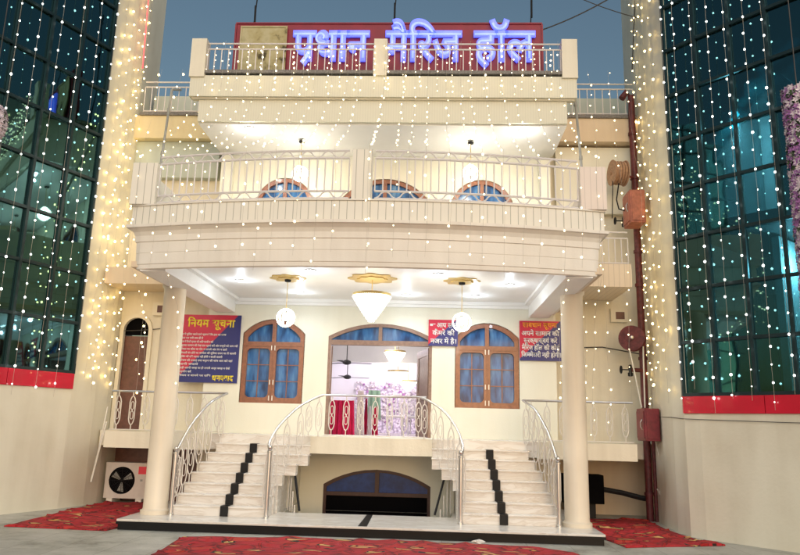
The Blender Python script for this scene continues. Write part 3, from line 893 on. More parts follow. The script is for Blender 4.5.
RW, atR, outR = wing('glass_wing', 'tall wing right of the hall with blue lit glass, red band and hose cabinets', [(5.50, 1.0), (5.45, .0), (5.36, -.9), (5.32, -1.6), (5.36, -2.08), (5.52, -2.33), (6.4, -3.30), (8.9, -6.0)],
            4, (1.99, 2.27), 12.5, 'teal', .62, .92, 2.4, None, None)

# ================================================================== ROOF SIGN
SG = thing('roof_sign', 'long red roof sign board with glowing blue Hindi letters behind roof railing', 'sign', (0, -1.0, 8.46))
chld(MB().box(-3.18, 3.25, -1.0, -.92, 8.5, 9.95).build('board', 'sign_red'), SG)
mb = MB()
mb.box(-3.20, 3.27, -1.02, -.90, 9.952, 9.985); mb.box(-3.215, -3.182, -1.02, -.9, 8.5, 9.951); mb.box(3.252, 3.285, -1.02, -.9, 8.5, 9.951)
chld(mb.build('board_frame', 'sign_red'), SG)
for x in (-2.6, 0, 2.6):
    chld(MB().box(x-.03, x+.03, -.90, -.84, 8.46, 9.9).build('support_post', 'iron'), SG)
def glow_word(pieces, x0, x1):
    w = place_text('letters', pieces, 'letter', x0, x1, 9.10, 9.73, -1.03, None, bold=.034, thick=.05)
    chld(w, SG)
    w2 = place_text('letter_cores', pieces, 'letter_hot', x0+.02, x1-.02, 9.12, 9.71, -1.084, None, bold=-.012, thick=.004)
    chld(w2, SG)
glow_word([('r', 'प'), 'धान'], -1.95, -.33)
glow_word(['मैिरज'], .0, 1.60)
glow_word(['हॉल'], 1.84, 3.12)
cd = thing('old_notice', 'worn brownish notice board hung on the left end of red roof sign', 'notice', (-2.58, -1.05, 8.8))
chld(MB().box(-3.06, -2.10, -1.05, -1.025, 8.62, 9.86).build('notice_sheet', 'card', bevel=.01), cd)
mb = MB()
for z in (8.62, 9.84): mb.box(-3.08, -2.08, -1.065, -1.051, z, z+.035)
for x in (-3.08, -2.115): mb.box(x, x+.035, -1.065, -1.051, 8.656, 9.839)
chld(mb.build('notice_frame', 'card'), cd)

# roof poles, stay wires
for x, y, zt, lab in ((-3.0, -.5, 11.8, 'thin dark pole on roof at left end of red sign'), (.1, -.6, 11.6, 'thin dark pole on roof above middle of red sign'), (3.05, -.7, 11.6, 'thin dark pole on roof at right end of red sign')):
    t = thing('roof_pole', lab, 'pole', (x, y, 8.45), 'roof poles')
    chld(MB().tube([(x, y, 8.45), (x+.03, y, 10.2), (x+.12, y, zt)], .014, 6).build('pole', 'iron'), t)
    chld(MB().tube([(x+.05, y, 10.3), (x+.05, y-.02, 10.7)], .024, 6).build('insulator', 'iron'), t)
def cable(pts, r, m, lab, name='cable'):
    o = smooth_auto(MB().tube(pts, r, 6).build(name, m)); return tag(o, lab, 'cable')
def sag(a, b, s_, n=14):
    a, b = Vector(a), Vector(b)
    return [a.lerp(b, k/n) + Vector((0, 0, -s_*4*(k/n)*(1-k/n))) for k in range(n+1)]
cable(sag((3.3, -.7, 10.0), (6.3, -1.5, 11.6), .22), .013, 'wire', 'thin dark cable sagging in the sky right of the red sign')
cable(sag((3.2, -.7, 11.3), (5.6, -.6, 10.3), .12), .009, 'wire', 'thin upper cable crossing the sky beside right wing')
cable(sag((-3.0, -.5, 11.5), (-5.4, -1.2, 10.6), .15), .009, 'wire', 'thin cable crossing the sky beside left wing')
cable(sag((-5.45, -.3, 9.3), (-5.55, -.2, 11.9), .0), .012, 'cable_red', 'red rope light climbing left wing edge above side roof')
cable(sag((5.3, -.3, 9.3), (5.5, -.35, 12.0), .0), .012, 'wire', 'dark cable hanging beside right wing above side roof')
cable([(5.42, -.3, 1.95), (5.30, -1.6, 1.93), (5.33, -2.1, 1.90), (5.51, -2.36, 1.89), (6.38, -3.32, 1.86), (7.2, -4.2, 1.84)], .006, 'wire', 'thin wire stapled along right wing wall under the red band')
cable(sag((-3.7, .28, 3.78), (-5.5, .26, 3.5), .06), .008, 'wire', 'slack wire crossing the wall above left gallery')
cable([(3.65, .28, 3.32), (4.6, .28, 3.36), (5.4, .1, 3.2)], .012, 'wire', 'thin wire on the wall above right gallery')

for a, b, lab in (((-4.64, -.55, 8.66), (-4.46, -1.2, 6.45), 'thin grey drain pipe leaning from left side roof to balcony'), ((3.84, -1.2, 8.63), (3.98, -1.2, 6.35), 'thin grey drain pipe running from right side roof to balcony')):
    t = thing('drain_pipe', lab, 'pipe', a, 'drain pipes')
    a, b = Vector(a), Vector(b)
    chld(smooth_auto(MB().tube([a + Vector((0, .5, .25)), a, a.lerp(b, .5), b, (b.x, b.y, 4.7)], .026, 8).build('pipe', 'grey_pipe')), t)
    for k in (.25, .75):
        p = a.lerp(b, k); chld(MB().lathe([(.036, -.04), (.036, .04)], tuple(p), 10).build('pipe_joint', 'grey_pipe'), t)

# ================================================================== NOTICE BOARDS
def notice(lab, x0, x1, z0, z1, y):
    t = thing('notice_board', lab, 'sign', ((x0+x1)/2, y, z0), 'red and blue notice boards')
    chld(MB().box(x0, x1, y-.012, y+.018, z0, z1).build('board', 'print'), t)
    return t
n1 = notice('large red and blue Hindi rules board with yellow heading left of left window', -4.16, -2.90, 2.43, 3.83, -.03)
ty = -.043
chld(place_text('heading', ['िनयम', ' ', 'सूचना'], 'txt_yellow', -4.02, -3.02, 3.58, 3.72, ty, None, bold=.025), n1)
lines = ['सभी बुकिंग करने वाले ध्यान दें कि हाल का समय', 'रात दस बजे तक ही है',
         'हाल में किसी प्रकार की आतिशबाजी न करें', 'कृपया सामान की देखभाल स्वयं करें और बच्चों को साथ रखें',
         'दीवार पर कील या गोंद न लगाये और रंग न डालें', 'बिजली बंद होने पर जनरेटर की सुविधा समय पर दी जायगी',
         'बुकिंग की राशि वापस नहीं होगी न बदली जायगी', 'भोजन की सफाई तथा बर्तन की जांच आप करें यहां',
         'पानी बचायें', 'गाड़ी अपनी जगह पर ही लगाये अन्य जगह न रोकें', 'सहयोग करें', 'नियम न मानने पर राशि']
def reorder(s_):
    out = list(s_); i = 1
    while i < len(out):
        if out[i] == 'ि': out[i-1], out[i] = out[i], out[i-1]
        i += 1
    return ''.join(out)
ws = [.86, .42, .62, 1.1, .9, 1.08, .82, 1.02, .36, .98, .24, .62]
for k, (tx, w) in enumerate(zip(lines, ws)):
    z = 3.40 - .077*k
    chld(place_text('print_line', [reorder(tx)], 'txt_white', -4.12, -4.12+w*1.08, z, z+.034, ty, None, bold=.02), n1)
chld(place_text('closing_word', ['ध', ('h', 'न'), 'यवाद'], 'txt_yellow', -3.42, -2.98, 2.475, 2.575, ty, None, bold=.03), n1)
n2 = notice('small red and blue notice behind the pendant lamp right of door', 1.00, 1.60, 3.28, 3.82, -.03)
chld(place_text('print_line', ['आप सब'], 'txt_white', 1.17, 1.55, 3.66, 3.75, ty, None, bold=.02), n2)
chld(place_text('print_line', [reorder('कैमरे की')], 'txt_white', 1.08, 1.54, 3.50, 3.59, ty, None, bold=.02), n2)
chld(place_text('print_line', ['नजर में है।'], 'txt_white', 1.04, 1.57, 3.33, 3.42, ty, None, bold=.02), n2)
chld(MB().box(1.03, 1.09, ty-.004, ty, 3.69, 3.735).box(1.06, 1.14, ty-.004, ty, 3.722, 3.736).build('hand_mark', 'txt_white'), n2)
n3 = notice('red and blue Hindi belongings notice with orange heading beside right column', 2.86, 3.72, 3.02, 3.83, -.03)
chld(place_text('heading', ['सावधान', ' ', 'सूचना'], 'txt_orange', 2.92, 3.62, 3.70, 3.79, ty, None, bold=.02), n3)
for k, (tx, a, b) in enumerate(((['अपने सामान की'], 2.90, 3.66), (['सुरक्षा ', 'स्वयं करें'], 2.94, 3.62), ([reorder('मैरिज हॉल की कोई')], 2.90, 3.66), (['िज', ('h', 'म'), 'मेदारी नहीं होगी।'], 2.89, 3.69))):
    z = 3.53 - .145*k
    chld(place_text('print_line', tx, 'txt_white', a, b, z, z+.085, ty, None, bold=.022), n3)

# ================================================================== LAMPS
def point(loc, e, col=(1, .9, .75), r=.08, parent=None):
    l = bpy.data.lights.new('lamp_glow', 'POINT'); l.energy = e; l.color = col; l.shadow_soft_size = r
    o = bpy.data.objects.new('lamp_glow', l); C.objects.link(o); o.location = loc
    if parent: chld(o, parent)
    return o
def spot(loc, e, col, parent, size=2.6, r=.05):
    l = bpy.data.lights.new('lamp_glow', 'SPOT'); l.energy = e; l.color = col; l.spot_size = size; l.spot_blend = .6; l.shadow_soft_size = r
    o = bpy.data.objects.new('lamp_glow', l); C.objects.link(o); o.location = loc; chld(o, parent); return o
def downlight(x, y, z, e, lab, grp, col=(.76, .89, 1)):
    t = thing('downlight', lab, 'ceiling light', (x, y, z), grp)
    chld(smooth_auto(MB().lathe([(.10, -.002), (.10, -.018), (.075, -.024), (.07, -.012), (.07, -.004)], (x, y, z), 20).build('trim', 'white')), t)
    chld(MB().lathe([(.001, -.026), (.03, -.028), (.06, -.022), (.062, -.015)], (x, y, z), 16).build('lens', 'led'), t)
    spot((x, y, z-.05), e, col, t, 2.75)
    point((x, y, z-.22), e*.22, col, .04, t)
pl = [(-2.45, -1.95, 'above left stair top'), (-1.55, -.85, 'between left pendant and wall'), (.55, -.8, 'behind the chandelier near the door wall'), (2.45, -1.95, 'above right stair top'), (1.15, -2.75, 'at porch front right of chandelier'), (-1.0, -2.9, 'at porch front left of chandelier'), (1.9, -.8, 'above right window')]
for x, y, w in pl: downlight(x, y, CZ, 22, 'small round white downlight in porch ceiling, ' + w, 'porch downlights')
for x, y, w in ((-2.62, -1.45, 'left end of balcony ceiling'), (2.78, -1.42, 'right end of balcony ceiling')):
    downlight(x, y, UZ, 34, 'bright round downlight at the ' + w, 'balcony downlights', (1, .97, .92))

def medallion(t, x, y, z, R_, n=12):
    mb = MB(); prof = []
    q = []
    for k in range(72):
        a = 2*PI*k/72; r = R_*(1 + .10*math.cos(8*a)); q.append((x+r*math.cos(a), y+r*math.sin(a)))
    mb.prism(q, z-.018, z-.001)
    q = [(x+(p[0]-x)*.62, y+(p[1]-y)*.62) for p in q]
    mb.prism(q, z-.035, z-.0185)
    chld(mb.build('ceiling_rose', 'gold'), t)
def pendant(x, y, z, drop, e, lab, rose, rr=.155):
    t = thing('pendant_lamp', lab, 'pendant lamp', (x, y, z), 'globe pendant lamps')
    if rose: medallion(t, x, y, z, .30)
    chld(smooth_auto(MB().lathe([(.06, -.0355), (.055, -.07), (.02, -.08)], (x, y, z), 14).build('canopy', 'iron')), t)
    chld(MB().tube([(x, y, z-.075), (x, y, z-drop+rr)], .007, 6).build('rod', 'gold'), t)
    zc = z-drop
    # globe of crossed glowing hoops round a small bulb
    for k, a0 in enumerate((0, PI/3, 2*PI/3)):
        q = [(x+rr*math.cos(a)*math.cos(a0), y+rr*math.cos(a)*math.sin(a0), zc+rr*math.sin(a)) for a in [2*PI*j/24 for j in range(24)]]
        chld(smooth_auto(MB().tube(q, .013, 6, closed=True).build('hoop', 'ring')), t)
    chld(smooth_auto(MB().lathe([(.005, -.05), (.03, -.04), (.045, 0), (.03, .05), (.02, .08)], (x, y, zc), 14).build('bulb', 'ring')), t)
    point((x, y, zc-.005), e, (1, .93, .80), rr, t)
pendant(-1.52, -2.2, CZ, .72, 14, 'glowing globe pendant lamp hanging in the porch before left window', True)
pendant(1.58, -2.2, CZ, .74, 14, 'glowing globe pendant lamp hanging in the porch before right window', True)
pendant(-1.67, -.9, UZ, .75, 30, 'glowing globe pendant lamp under balcony ceiling on the left', False)
pendant(1.80, -.9, UZ, .70, 30, 'glowing globe pendant lamp under balcony ceiling on the right', False)
def chandelier(x, y, z, drop, R_, h, lab, e, rose=True):
    t = thing('chandelier', lab, 'chandelier', (x, y, z), 'crystal chandeliers')
    if rose: medallion(t, x, y, z, .40)
    chld(MB().tube([(x, y, z-.03), (x, y, z-drop+.02)], .009, 6).build('rod', 'gold'), t)
    zt = z-drop
    chld(smooth_auto(MB().lathe([(R_, -.03), (R_*1.03, -.015), (R_*1.03, .015), (R_*.97, .02), (R_*.97, -.03)], (x, y, zt), 28, cap=False).build('rim', 'gold')), t)
    mb = MB(); random.seed(3)
    for row in range(9):
        f = row/9; rr = R_*(1-f)**.85; zz = zt - .02 - h*f
        n_ = max(4, int(2*PI*rr/.036))
        for k in range(n_):
            a = 2*PI*(k + .5*(row % 2))/n_
            cx, cy = x+rr*math.cos(a), y+rr*math.sin(a); w = .013; d = h/9*1.02
            top = mb.bm.verts.new((cx, cy, zz)); bot = mb.bm.verts.new((cx*.97+x*.03, cy*.97+y*.03, zz-d))
            ring = [mb.bm.verts.new((cx+w*math.cos(b+a), cy+w*math.sin(b+a), zz-d*.4)) for b in (0, PI/2, PI, 3*PI/2)]
            for i in range(4):
                mb.bm.faces.new((top, ring[i], ring[(i+1) % 4])); mb.bm.faces.new((bot, ring[(i+1) % 4], ring[i]))
    chld(mb.build('crystals', 'crystal'), t)
    chld(smooth_auto(MB().lathe([(R_*.86, -.03), (R_*.62, -.12*h/.4), (R_*.3, -.3*h/.4), (.02, -.37*h/.4)], (x, y, zt), 20).build('inner_glow', 'crystal')), t)
    point((x, y, zt-h-.1), e, (1, .95, .86), .12, t)
    return t
chandelier(.0, -2.3, CZ, .30, .33, .46, 'cone shaped crystal chandelier hanging in the porch over the bridge', 16)
chandelier(.20, 2.6, 4.07, .65, .25, .38, 'nearest cone chandelier inside the hall seen through the door', 12, False)
chandelier(.18, 4.9, 4.07, .95, .28, .30, 'second cone chandelier inside the hall behind nearest one', 12, False)
chandelier(.42, 6.4, 4.07, 1.12, .26, .28, 'farthest cone chandelier inside the hall before floral wall', 8, False)
# hooks on the soffits
for x, y, lab in ((-.62, -1.2, 'small dark ceiling fitting under balcony ceiling left of centre'),):
    pass

# ---- things in the hall room
def fan(x, y, z, lab):
    t = thing('ceiling_fan', lab, 'fan', (x, y, z), 'ceiling fans in the hall')
    chld(MB().tube([(x, y, 4.07), (x, y, z-.35)], .012, 6).build('rod', 'iron'), t)
    chld(smooth_auto(MB().lathe([(.03, -.33), (.10, -.36), (.11, -.42), (.04, -.45)], (x, y, z), 14).build('motor', 'iron')), t)
    for k in range(3):
        a = 2*PI*k/3 + .35; c_, s_ = math.cos(a), math.sin(a)
        q = [(x+c_*.1-s_*.05, y+s_*.1+c_*.05), (x+c_*.62-s_*.07, y+s_*.62+c_*.07), (x+c_*.62+s_*.07, y+s_*.62-c_*.07), (x+c_*.1+s_*.05, y+s_*.1-c_*.05)]
        chld(MB().prism(q, z-.405, z-.397).build('blade', 'iron'), t)
fan(-1.0, 2.9, 3.55, 'dark ceiling fan nearest the hall door')
fan(-1.25, 5.3, 3.35, 'dark ceiling fan farther inside the hall')
flo = thing('flower_backdrop', 'lilac and white flower backdrop at the far end of hall', 'backdrop', (0, 7.4, LZ))
chld(MB().box(-1.2, 3.2, 7.38, 7.46, LZ, 2.85).build('flower_panel', 'floral'), flo)
random.seed(11)
for m_, nn_ in (('petal_w', 520), ('petal_p', 60)):
    mb = MB()
    for _ in range(nn_):
        x, z = random.uniform(-1.2, 3.2), random.uniform(LZ+.3, 2.95); r = random.uniform(.03, .06)
        bmesh.ops.create_icosphere(mb.bm, subdivisions=1, radius=r, matrix=Matrix.Translation((x, 7.36-random.random()*.08, z)))
    chld(mb.build('white_blossoms' if m_ == 'petal_w' else 'purple_blossoms', m_), flo)
def draped(name, lab, cat, x0, x1, y, z0, z1, m_, amp=.03, waves=7, grp=None):
    mb = MB(); n_ = 60; a = []; b = []
    for k in range(n_+1):
        u = k/n_; x = x0+(x1-x0)*u; yy = y + amp*math.sin(2*PI*waves*u) + amp*.4*math.sin(5*u)
        a.append((x, yy, z0)); b.append((x + (.5-u)*.08, yy*.7+y*.3+.02, z1))
    for k in range(n_):
        mb.hexa([a[k], a[k+1], (a[k+1][0], a[k+1][1]+.012, z0), (a[k][0], a[k][1]+.012, z0), b[k], b[k+1], (b[k+1][0], b[k+1][1]+.012, z1), (b[k][0], b[k][1]+.012, z1)])
    return tag(mb.build(name, m_), lab, cat, grp)
draped('draped_table', 'crimson draped reception table inside the door on the left', 'table', -1.28, -.60, 1.5, LZ, 2.19, 'cloth_red', .035, 6)
draped('cloth_swag', 'white cloth swag hanging beside the crimson table in the hall', 'drape', -.66, -.44, 2.1, LZ, 2.45, 'cloth_white', .03, 4)
draped('chair_cover', 'left crimson chair cover beyond the white swag in the hall', 'chair cover', -.52, -.40, 2.6, LZ, 2.28, 'cloth_red', .03, 3, 'crimson chair covers')
draped('chair_cover', 'right crimson chair cover below the green cloth in the hall', 'chair cover', -.32, -.16, 2.7, LZ, 2.1, 'cloth_red', .03, 3, 'crimson chair covers')
draped('green_cloth', 'sage green cloth hanging in the hall behind the rails', 'drape', -.48, -.12, 3.0, 1.8, 2.50, 'cloth_green', .02, 2)
draped('cloth_swag', 'white cloth swag between the crimson chair covers in the hall', 'drape', -.43, -.30, 2.55, LZ, 2.1, 'cloth_white', .03, 3)
def chair(x, y, lab):
    t = thing('banquet_chair', lab, 'chair', (x, y, LZ), 'white banquet chairs in the hall')
    chld(MB().box(x-.22, x+.22, y-.2, y+.2, LZ+.42, LZ+.47).build('seat', 'cloth_white', bevel=.01), t)
    for a in (-.19, .19):
        for b in (-.17, .17):
            chld(MB().tube([(x+a, y+b, LZ), (x+a, y+b, LZ+.42)], .015, 6).build('leg', 'cloth_white'), t)
    mb = MB()
    q = [(x-.2, y+.19, LZ+.47), (x-.22, y+.22, LZ+.85)] + [(x-.22*math.cos(PI*k/8), y+.22, LZ+.85+.13*math.sin(PI*k/8)) for k in range(1, 8)] + [(x+.22, y+.22, LZ+.85), (x+.2, y+.19, LZ+.47)]
    mb.tube(q, .016, 6)
    for k in (-.1, 0, .1): mb.tube([(x+k, y+.2, LZ+.47), (x+k, y+.22, LZ+.93)], .011, 6)
    chld(mb.build('backrest', 'cloth_white'), t)
for i, (x, y) in enumerate(((.22, 3.2), (.72, 3.3), (.15, 4.4), (.75, 4.5))):
    chair(x, y, 'white hoop backed banquet chair, %s from the left in %s row of the hall' % (('first', 'second')[i % 2], ('near', 'far')[i//2]))
for i, (x, y, z, e) in enumerate(((0, 2.2, 3.6, 38), (0, 5.6, 3.5, 55))):
    t = thing('hall_fill_light', 'added violet tinted fill light of the hall, ' + ('near the door' if i == 0 else 'near the flower wall'), 'ceiling light', (x-1.8, y, 4.0), 'added hall fill lights')
    chld(MB().box(x-2.4, x-1.2, y-.03, y+.03, 4.02, 4.075).build('tube', 'led'), t)  # unseen glowing tube and fill light added to brighten the hall
    point((x, y, z), e, (.95, .88, 1), .3, t)
    if i: t.location.z -= .0

# ================================================================== AC, HOSES, CABINETS
ac = thing('air_conditioner', 'white outdoor air conditioner unit with round black fan under left gallery', 'air conditioner', (-4.98, -.3, .02))
x0, x1, y0, y1, z0, z1 = -5.42, -4.54, -.42, -.08, .16, .86
mb = sheet(MB(), x0, x1, K(z0), K(z1), [dict(x0=-5.34, x1=-4.80, bot=lambda x: .51 - math.sqrt(max(0, .27**2-(x+5.07)**2)), top=lambda x: .51 + math.sqrt(max(0, .27**2-(x+5.07)**2)), curved=True)], y0, y0+.03)
mb.box(x0, x1, y0+.031, y1, z0, z1)
chld(mb.build('casing', 'ac_body', bevel=0), ac)
chld(MB().lathe([(.268, y0+.012), (.268, y0+.03)], (-5.07, 0, .51), 32, axis='Y').build('fan_recess', 'black'), ac)
mb = MB()
for k in range(9):
    r = .03+.029*k
    mb.tube([(-5.07+r*math.cos(a), y0-.004, .51+r*math.sin(a)) for a in [2*PI*j/32 for j in range(32)]], .0035, 4, closed=True)
for k in range(6):
    a = PI*k/6; mb.tube([(-5.07-.27*math.cos(a), y0-.006, .51-.27*math.sin(a)), (-5.07+.27*math.cos(a), y0-.006, .51+.27*math.sin(a))], .004, 4)
chld(mb.build('fan_grille', 'iron'), ac)
mb = MB()
for k in range(3):
    a = 2*PI*k/3+.5
    q = [(-5.07+r*math.cos(a+da), y0+.006, .51+r*math.sin(a+da)) for r, da in ((.04, -.3), (.22, -.35), (.23, .25), (.05, .4))]
    mb.poly(q)
chld(mb.build('fan_blade', 'grey_pipe'), ac)
chld(MB().box(-4.74, -4.58, y0-.004, y0-.0005, .64, .79).build('sticker', 'sticker'), ac)
chld(MB().box(-4.69, -4.64, y0-.003, y0-.0005, .50, .54).build('badge', 'grey_pipe'), ac)
for x in (-5.28, -4.68): chld(MB().box(x-.06, x+.06, y0-.03, y1+.02, .072, .158).build('foot', 'white_plastic'), ac)
ac.location += Vector((-.11, .62, -.07))
dk = thing('air_conditioner', 'dark outdoor unit with pipe under right gallery behind the column', 'air conditioner', (4.0, 0, .1))
chld(MB().box(3.68, 4.45, -.1, .3, .28, .82).build('casing', 'black', bevel=.01), dk)
chld(MB().tube([(4.45, 0, .55), (4.8, -.02, .5), (5.15, -.05, .42), (5.28, -.05, .40)], .05, 8).build('duct', 'iron'), dk)
chld(MB().box(3.8, 4.3, 0, .2, .01, .279).build('stand', 'iron'), dk)

for i, (xa, xb, ya) in enumerate(((-5.56, -5.50, -.35), (-5.48, -5.42, -.5))):
    o = MB().tube([(xa, ya, .45), (xb, ya+.05, 1.0), (xb+.07, ya+.1, 1.9-.3*i)], .014, 6).build('hose_pipe', 'white_plastic'); smooth_auto(o)
    tag(o, ('taller' if i == 0 else 'shorter') + ' white plastic pipe leaning at left wing corner beside air conditioner', 'pipe', 'plastic pipes beside the air conditioner')

fp = thing('fire_riser', 'maroon fire water riser pipe running up the right wing corner', 'pipe', (5.30, -.1, 0))
c_ = MB().tube([(5.30, -.12, 0), (5.30, -.12, 8.5), (5.30, -.12, 8.78), (5.20, -.12, 8.86), (5.10, -.12, 8.72)], .07, 14)
chld(smooth_auto(c_.build('riser', 'red_paint')), fp)
chld(smooth_auto(MB().tube([(5.40, -.2, .0), (5.40, -.2, 1.55)], .035, 10).build('riser', 'red_paint')), fp)
for z in (.5, 2.2, 3.1, 4.6, 5.3, 6.9, 7.9): chld(MB().lathe([(.09, -.03), (.09, .03)], (5.30, -.12, z), 16).build('flange', 'red_paint'), fp)
def cabinet(lab, x0, x1, y0, y1, z0, z1, m_):
    t = thing('hose_cabinet', lab, 'cabinet', ((x0+x1)/2, (y0+y1)/2, z0), 'fire hose cabinets')
    chld(MB().box(x0, x1, y0, y1, z0, z1).build('body', m_, bevel=.012), t)
    chld(MB().box(x0+.03, x1-.03, y0-.018, y0-.001, z0+.04, z1-.04).build('door', m_, bevel=.005), t)
    chld(MB().box(x0-.016, x0-.001, y0+.03, y1-.03, z0+.05, z1-.05).build('side_door', m_, bevel=.005), t)
    chld(MB().tube([(x0-.02, y0+.10, (z0+z1)/2-.09), (x0-.05, y0+.10, (z0+z1)/2-.04), (x0-.05, y0+.10, (z0+z1)/2+.04), (x0-.02, y0+.10, (z0+z1)/2+.09)], .013, 6).build('handle', 'steel'), t)
    return t
c1 = cabinet('dark red fire hose cabinet on the riser beside right gallery railing', 5.06, 5.34, -.85, -.35, 1.50, 2.10, 'red_box')
c2 = cabinet('faded orange red fire hose cabinet high on riser beside the balcony', 4.97, 5.27, -.85, -.35, 5.72, 6.40, 'orange_box')
chld(MB().tube([(5.28, -.4, 1.9), (5.32, -.2, 1.9)], .02, 6).build('bracket', 'red_paint'), c1)
chld(MB().tube([(5.27, -.4, 6.0), (5.32, -.2, 6.0)], .02, 6).build('bracket', 'red_paint'), c2)
hr = thing('hose_reel', 'maroon fire hose reel disc mounted on riser above red cabinet', 'hose reel', (5.05, -.5, 3.4))
xc_, yc_, zc_ = 5.02, -.42, 3.46
def reel(t, c, R_, w, dirv, m1, m2):
    rot = Vector((1, 0, 0)).rotation_difference(Vector(dirv)).to_matrix().to_4x4()
    def place(mb, name, m_):
        bmesh.ops.transform(mb.bm, matrix=Matrix.Translation(c) @ rot, verts=mb.bm.verts)
        return chld(smooth_auto(mb.build(name, m_)), t)
    for s_ in (-1, 1):
        place(MB().lathe([(.02, s_*w/2), (R_*.97, s_*w/2), (R_, s_*w/2+s_*.012), (R_, s_*w/2+s_*.022), (R_*.95, s_*w/2+s_*.024), (R_*.4, s_*w/2+s_*.03), (.02, s_*w/2+s_*.03)], (0,0,0), 28, axis='X'), 'flange', m1)
    mb = MB()
    for k in range(4):
        xx = -w/2 + w*(k+.5)/4
        mb.tube([(xx, R_*.82*math.cos(a), R_*.82*math.sin(a)) for a in [2*PI*j/28 for j in range(28)]], w/8.2, 8, closed=True)
    place(mb, 'hose_coil', m2)
    place(MB().lathe([(.045, -w/2-.07), (.045, w/2+.06)], (0,0,0), 12, axis='X'), 'hub', m1)
reel(hr, (xc_, yc_, zc_), .25, .14, (-.45, -.85, 0), 'red_paint', 'red_paint')
chld(smooth_auto(MB().lathe([(.02, -.12), (.035, -.11), (.035, -.10)], (0,0,0), 10, axis='Y').build('hub_cap', 'steel', loc=(xc_-.06, yc_-.09, zc_)), 50), hr)
chld(smooth_auto(MB().tube(sag((4.93, -.5, 3.25), (5.12, -.5, 2.12), -.03), .014, 8).build('hose', 'white_plastic')), hr)
chld(smooth_auto(MB().tube(sag((5.20, -.5, 3.3), (5.18, -.5, 2.12), .0), .014, 8).build('hose', 'white_plastic')), hr)
chld(MB().tube([(5.05, -.38, 3.46), (5.30, -.15, 3.46)], .03, 8).build('bracket', 'red_paint'), hr)
hr2 = thing('hose_reel', 'brown canvas hose coil mounted high on riser beside balcony', 'hose reel', (4.75, -.5, 6.8))
reel(hr2, (4.88, -.42, 6.90), .27, .24, (-1, -.12, 0), 'hose', 'hose')
chld(MB().tube([(4.9, -.4, 6.90), (5.30, -.14, 6.90)], .025, 8).build('bracket', 'red_paint'), hr2)
chld(smooth_auto(MB().tube([(4.86, -.5, 6.65), (4.80, -.5, 6.3), (4.84, -.5, 6.1), (5.0, -.5, 6.05)], .014, 6).build('hose', 'iron')), hr2)
chld(smooth_auto(MB().tube([(4.74, -.5, 6.7), (4.70, -.5, 5.9)], .010, 6).build('hose', 'iron')), hr2)
def valve(lab, z, y=-.2):
    t = thing('hydrant_valve', lab, 'valve', (5.0, y, z), 'hydrant valves')
    chld(smooth_auto(MB().tube([(5.30, y+.05, z), (5.12, y-.02, z), (5.0, y-.05, z)], .042, 10).build('valve_body', 'red_paint')), t)
    chld(smooth_auto(MB().lathe([(.03, -.13), (.05, -.12), (.05, -.06), (.03, -.05), (.04, .05), (.025, .10)], (5.0, y-.06, z), 12).build('outlet', 'iron')), t)
    q = [(4.82, y-.06+.07*math.cos(a), z+.07*math.sin(a)) for a in [2*PI*j/16 for j in range(16)]]
    chld(MB().tube(q, .012, 6, closed=True).tube([(4.82, y-.06, z-.07), (4.82, y-.06, z+.07)], .008, 6).tube([(4.82, y-.06, z), (4.99, y-.06, z)], .012, 6).build('handwheel', 'iron'), t)
valve('maroon hydrant valve with handwheel on riser below the reel disc', 2.86)
valve('maroon hydrant valve with handwheel on riser beside orange red cabinet', 5.92)
cable([(5.34, -.5, 1.54), (5.42, -.45, 1.2), (5.44, -.4, .75), (5.40, -.42, .52), (5.34, -.5, .62)], .012, 'white_plastic', 'white hose end dangling below the dark red cabinet', 'hose_end')
# small wall boxes
for x, z, y, lab in ((-4.72, 3.98, .26, 'small cream vent box on the wall above left side door'), (4.95, 4.02, .26, 'small cream vent box high on wall above right gallery')):
    t = thing('vent_box', lab, 'vent', (x, y, z), 'wall vent boxes')
    chld(MB().box(x-.17, x+.17, y-.06, y+.03, z-.14, z+.14).build('housing', 'cream'), t)
    chld(MB().box(x-.07, x+.11, y-.066, y-.061, z-.08, z+.07).build('grille', 'wood_shade_dk'), t)

# ================================================================== CARPETS
def carpet(lab, pts, z=.012):
    # edges slightly wavy, cloth with small ripples
    mb = MB()
    n_ = len(pts); out = []
    for i in range(n_):
        a = Vector(pts[i]); b = Vector(pts[(i+1) % n_]); L_ = (b-a).length; m_ = max(1, int(L_/.22))
        for k in range(m_):
            p = a.lerp(b, k/m_); out.append((p.x + random.uniform(-.012, .012), p.y + random.uniform(-.012, .012)))
    mb.prism(out, .004, z)
    bmesh.ops.triangulate(mb.bm, faces=mb.bm.faces[:])
    bmesh.ops.subdivide_edges(mb.bm, edges=mb.bm.edges[:], cuts=9, use_grid_fill=True)
    from mathutils import noise as nz_
    for v in mb.bm.verts:
        if v.co.z > .008:
            q = Vector((v.co.x*1.1 + v.co.y*.5, v.co.y*2.6, 3.3)); r_ = nz_.noise(q)
            v.co.z += max(0, 1 - abs(r_)*9)*.028 + .006*(nz_.noise(v.co*4)+.5)
    o = mb.build('carpet', 'carpet', smooth=True); return tag(o, lab, 'carpet', 'red printed carpets on the ground')
carpet('red printed carpet along left wing wall in front of air conditioner', [(-5.45, -3.30), (-5.52, -.9), (-5.45, .2), (-3.75, .3), (-3.78, -2.9), (-3.80, -3.42)])
carpet('red printed carpet spread in front of the marble platform', [(-2.52, -3.72), (-.8, -3.50), (2.55, -3.62), (3.05, -4.0), (3.9, -7.5), (-2.2, -7.5)])
carpet('red printed carpet along right wing wall beside right column', [(3.76, -.2), (5.25, .1), (5.20, -1.4), (5.28, -2.3), (5.56, -2.92), (3.95, -3.42), (3.76, -2.4)])
pp = MB(); random.seed(5)
bmesh.ops.create_icosphere(pp.bm, subdivisions=2, radius=.05)
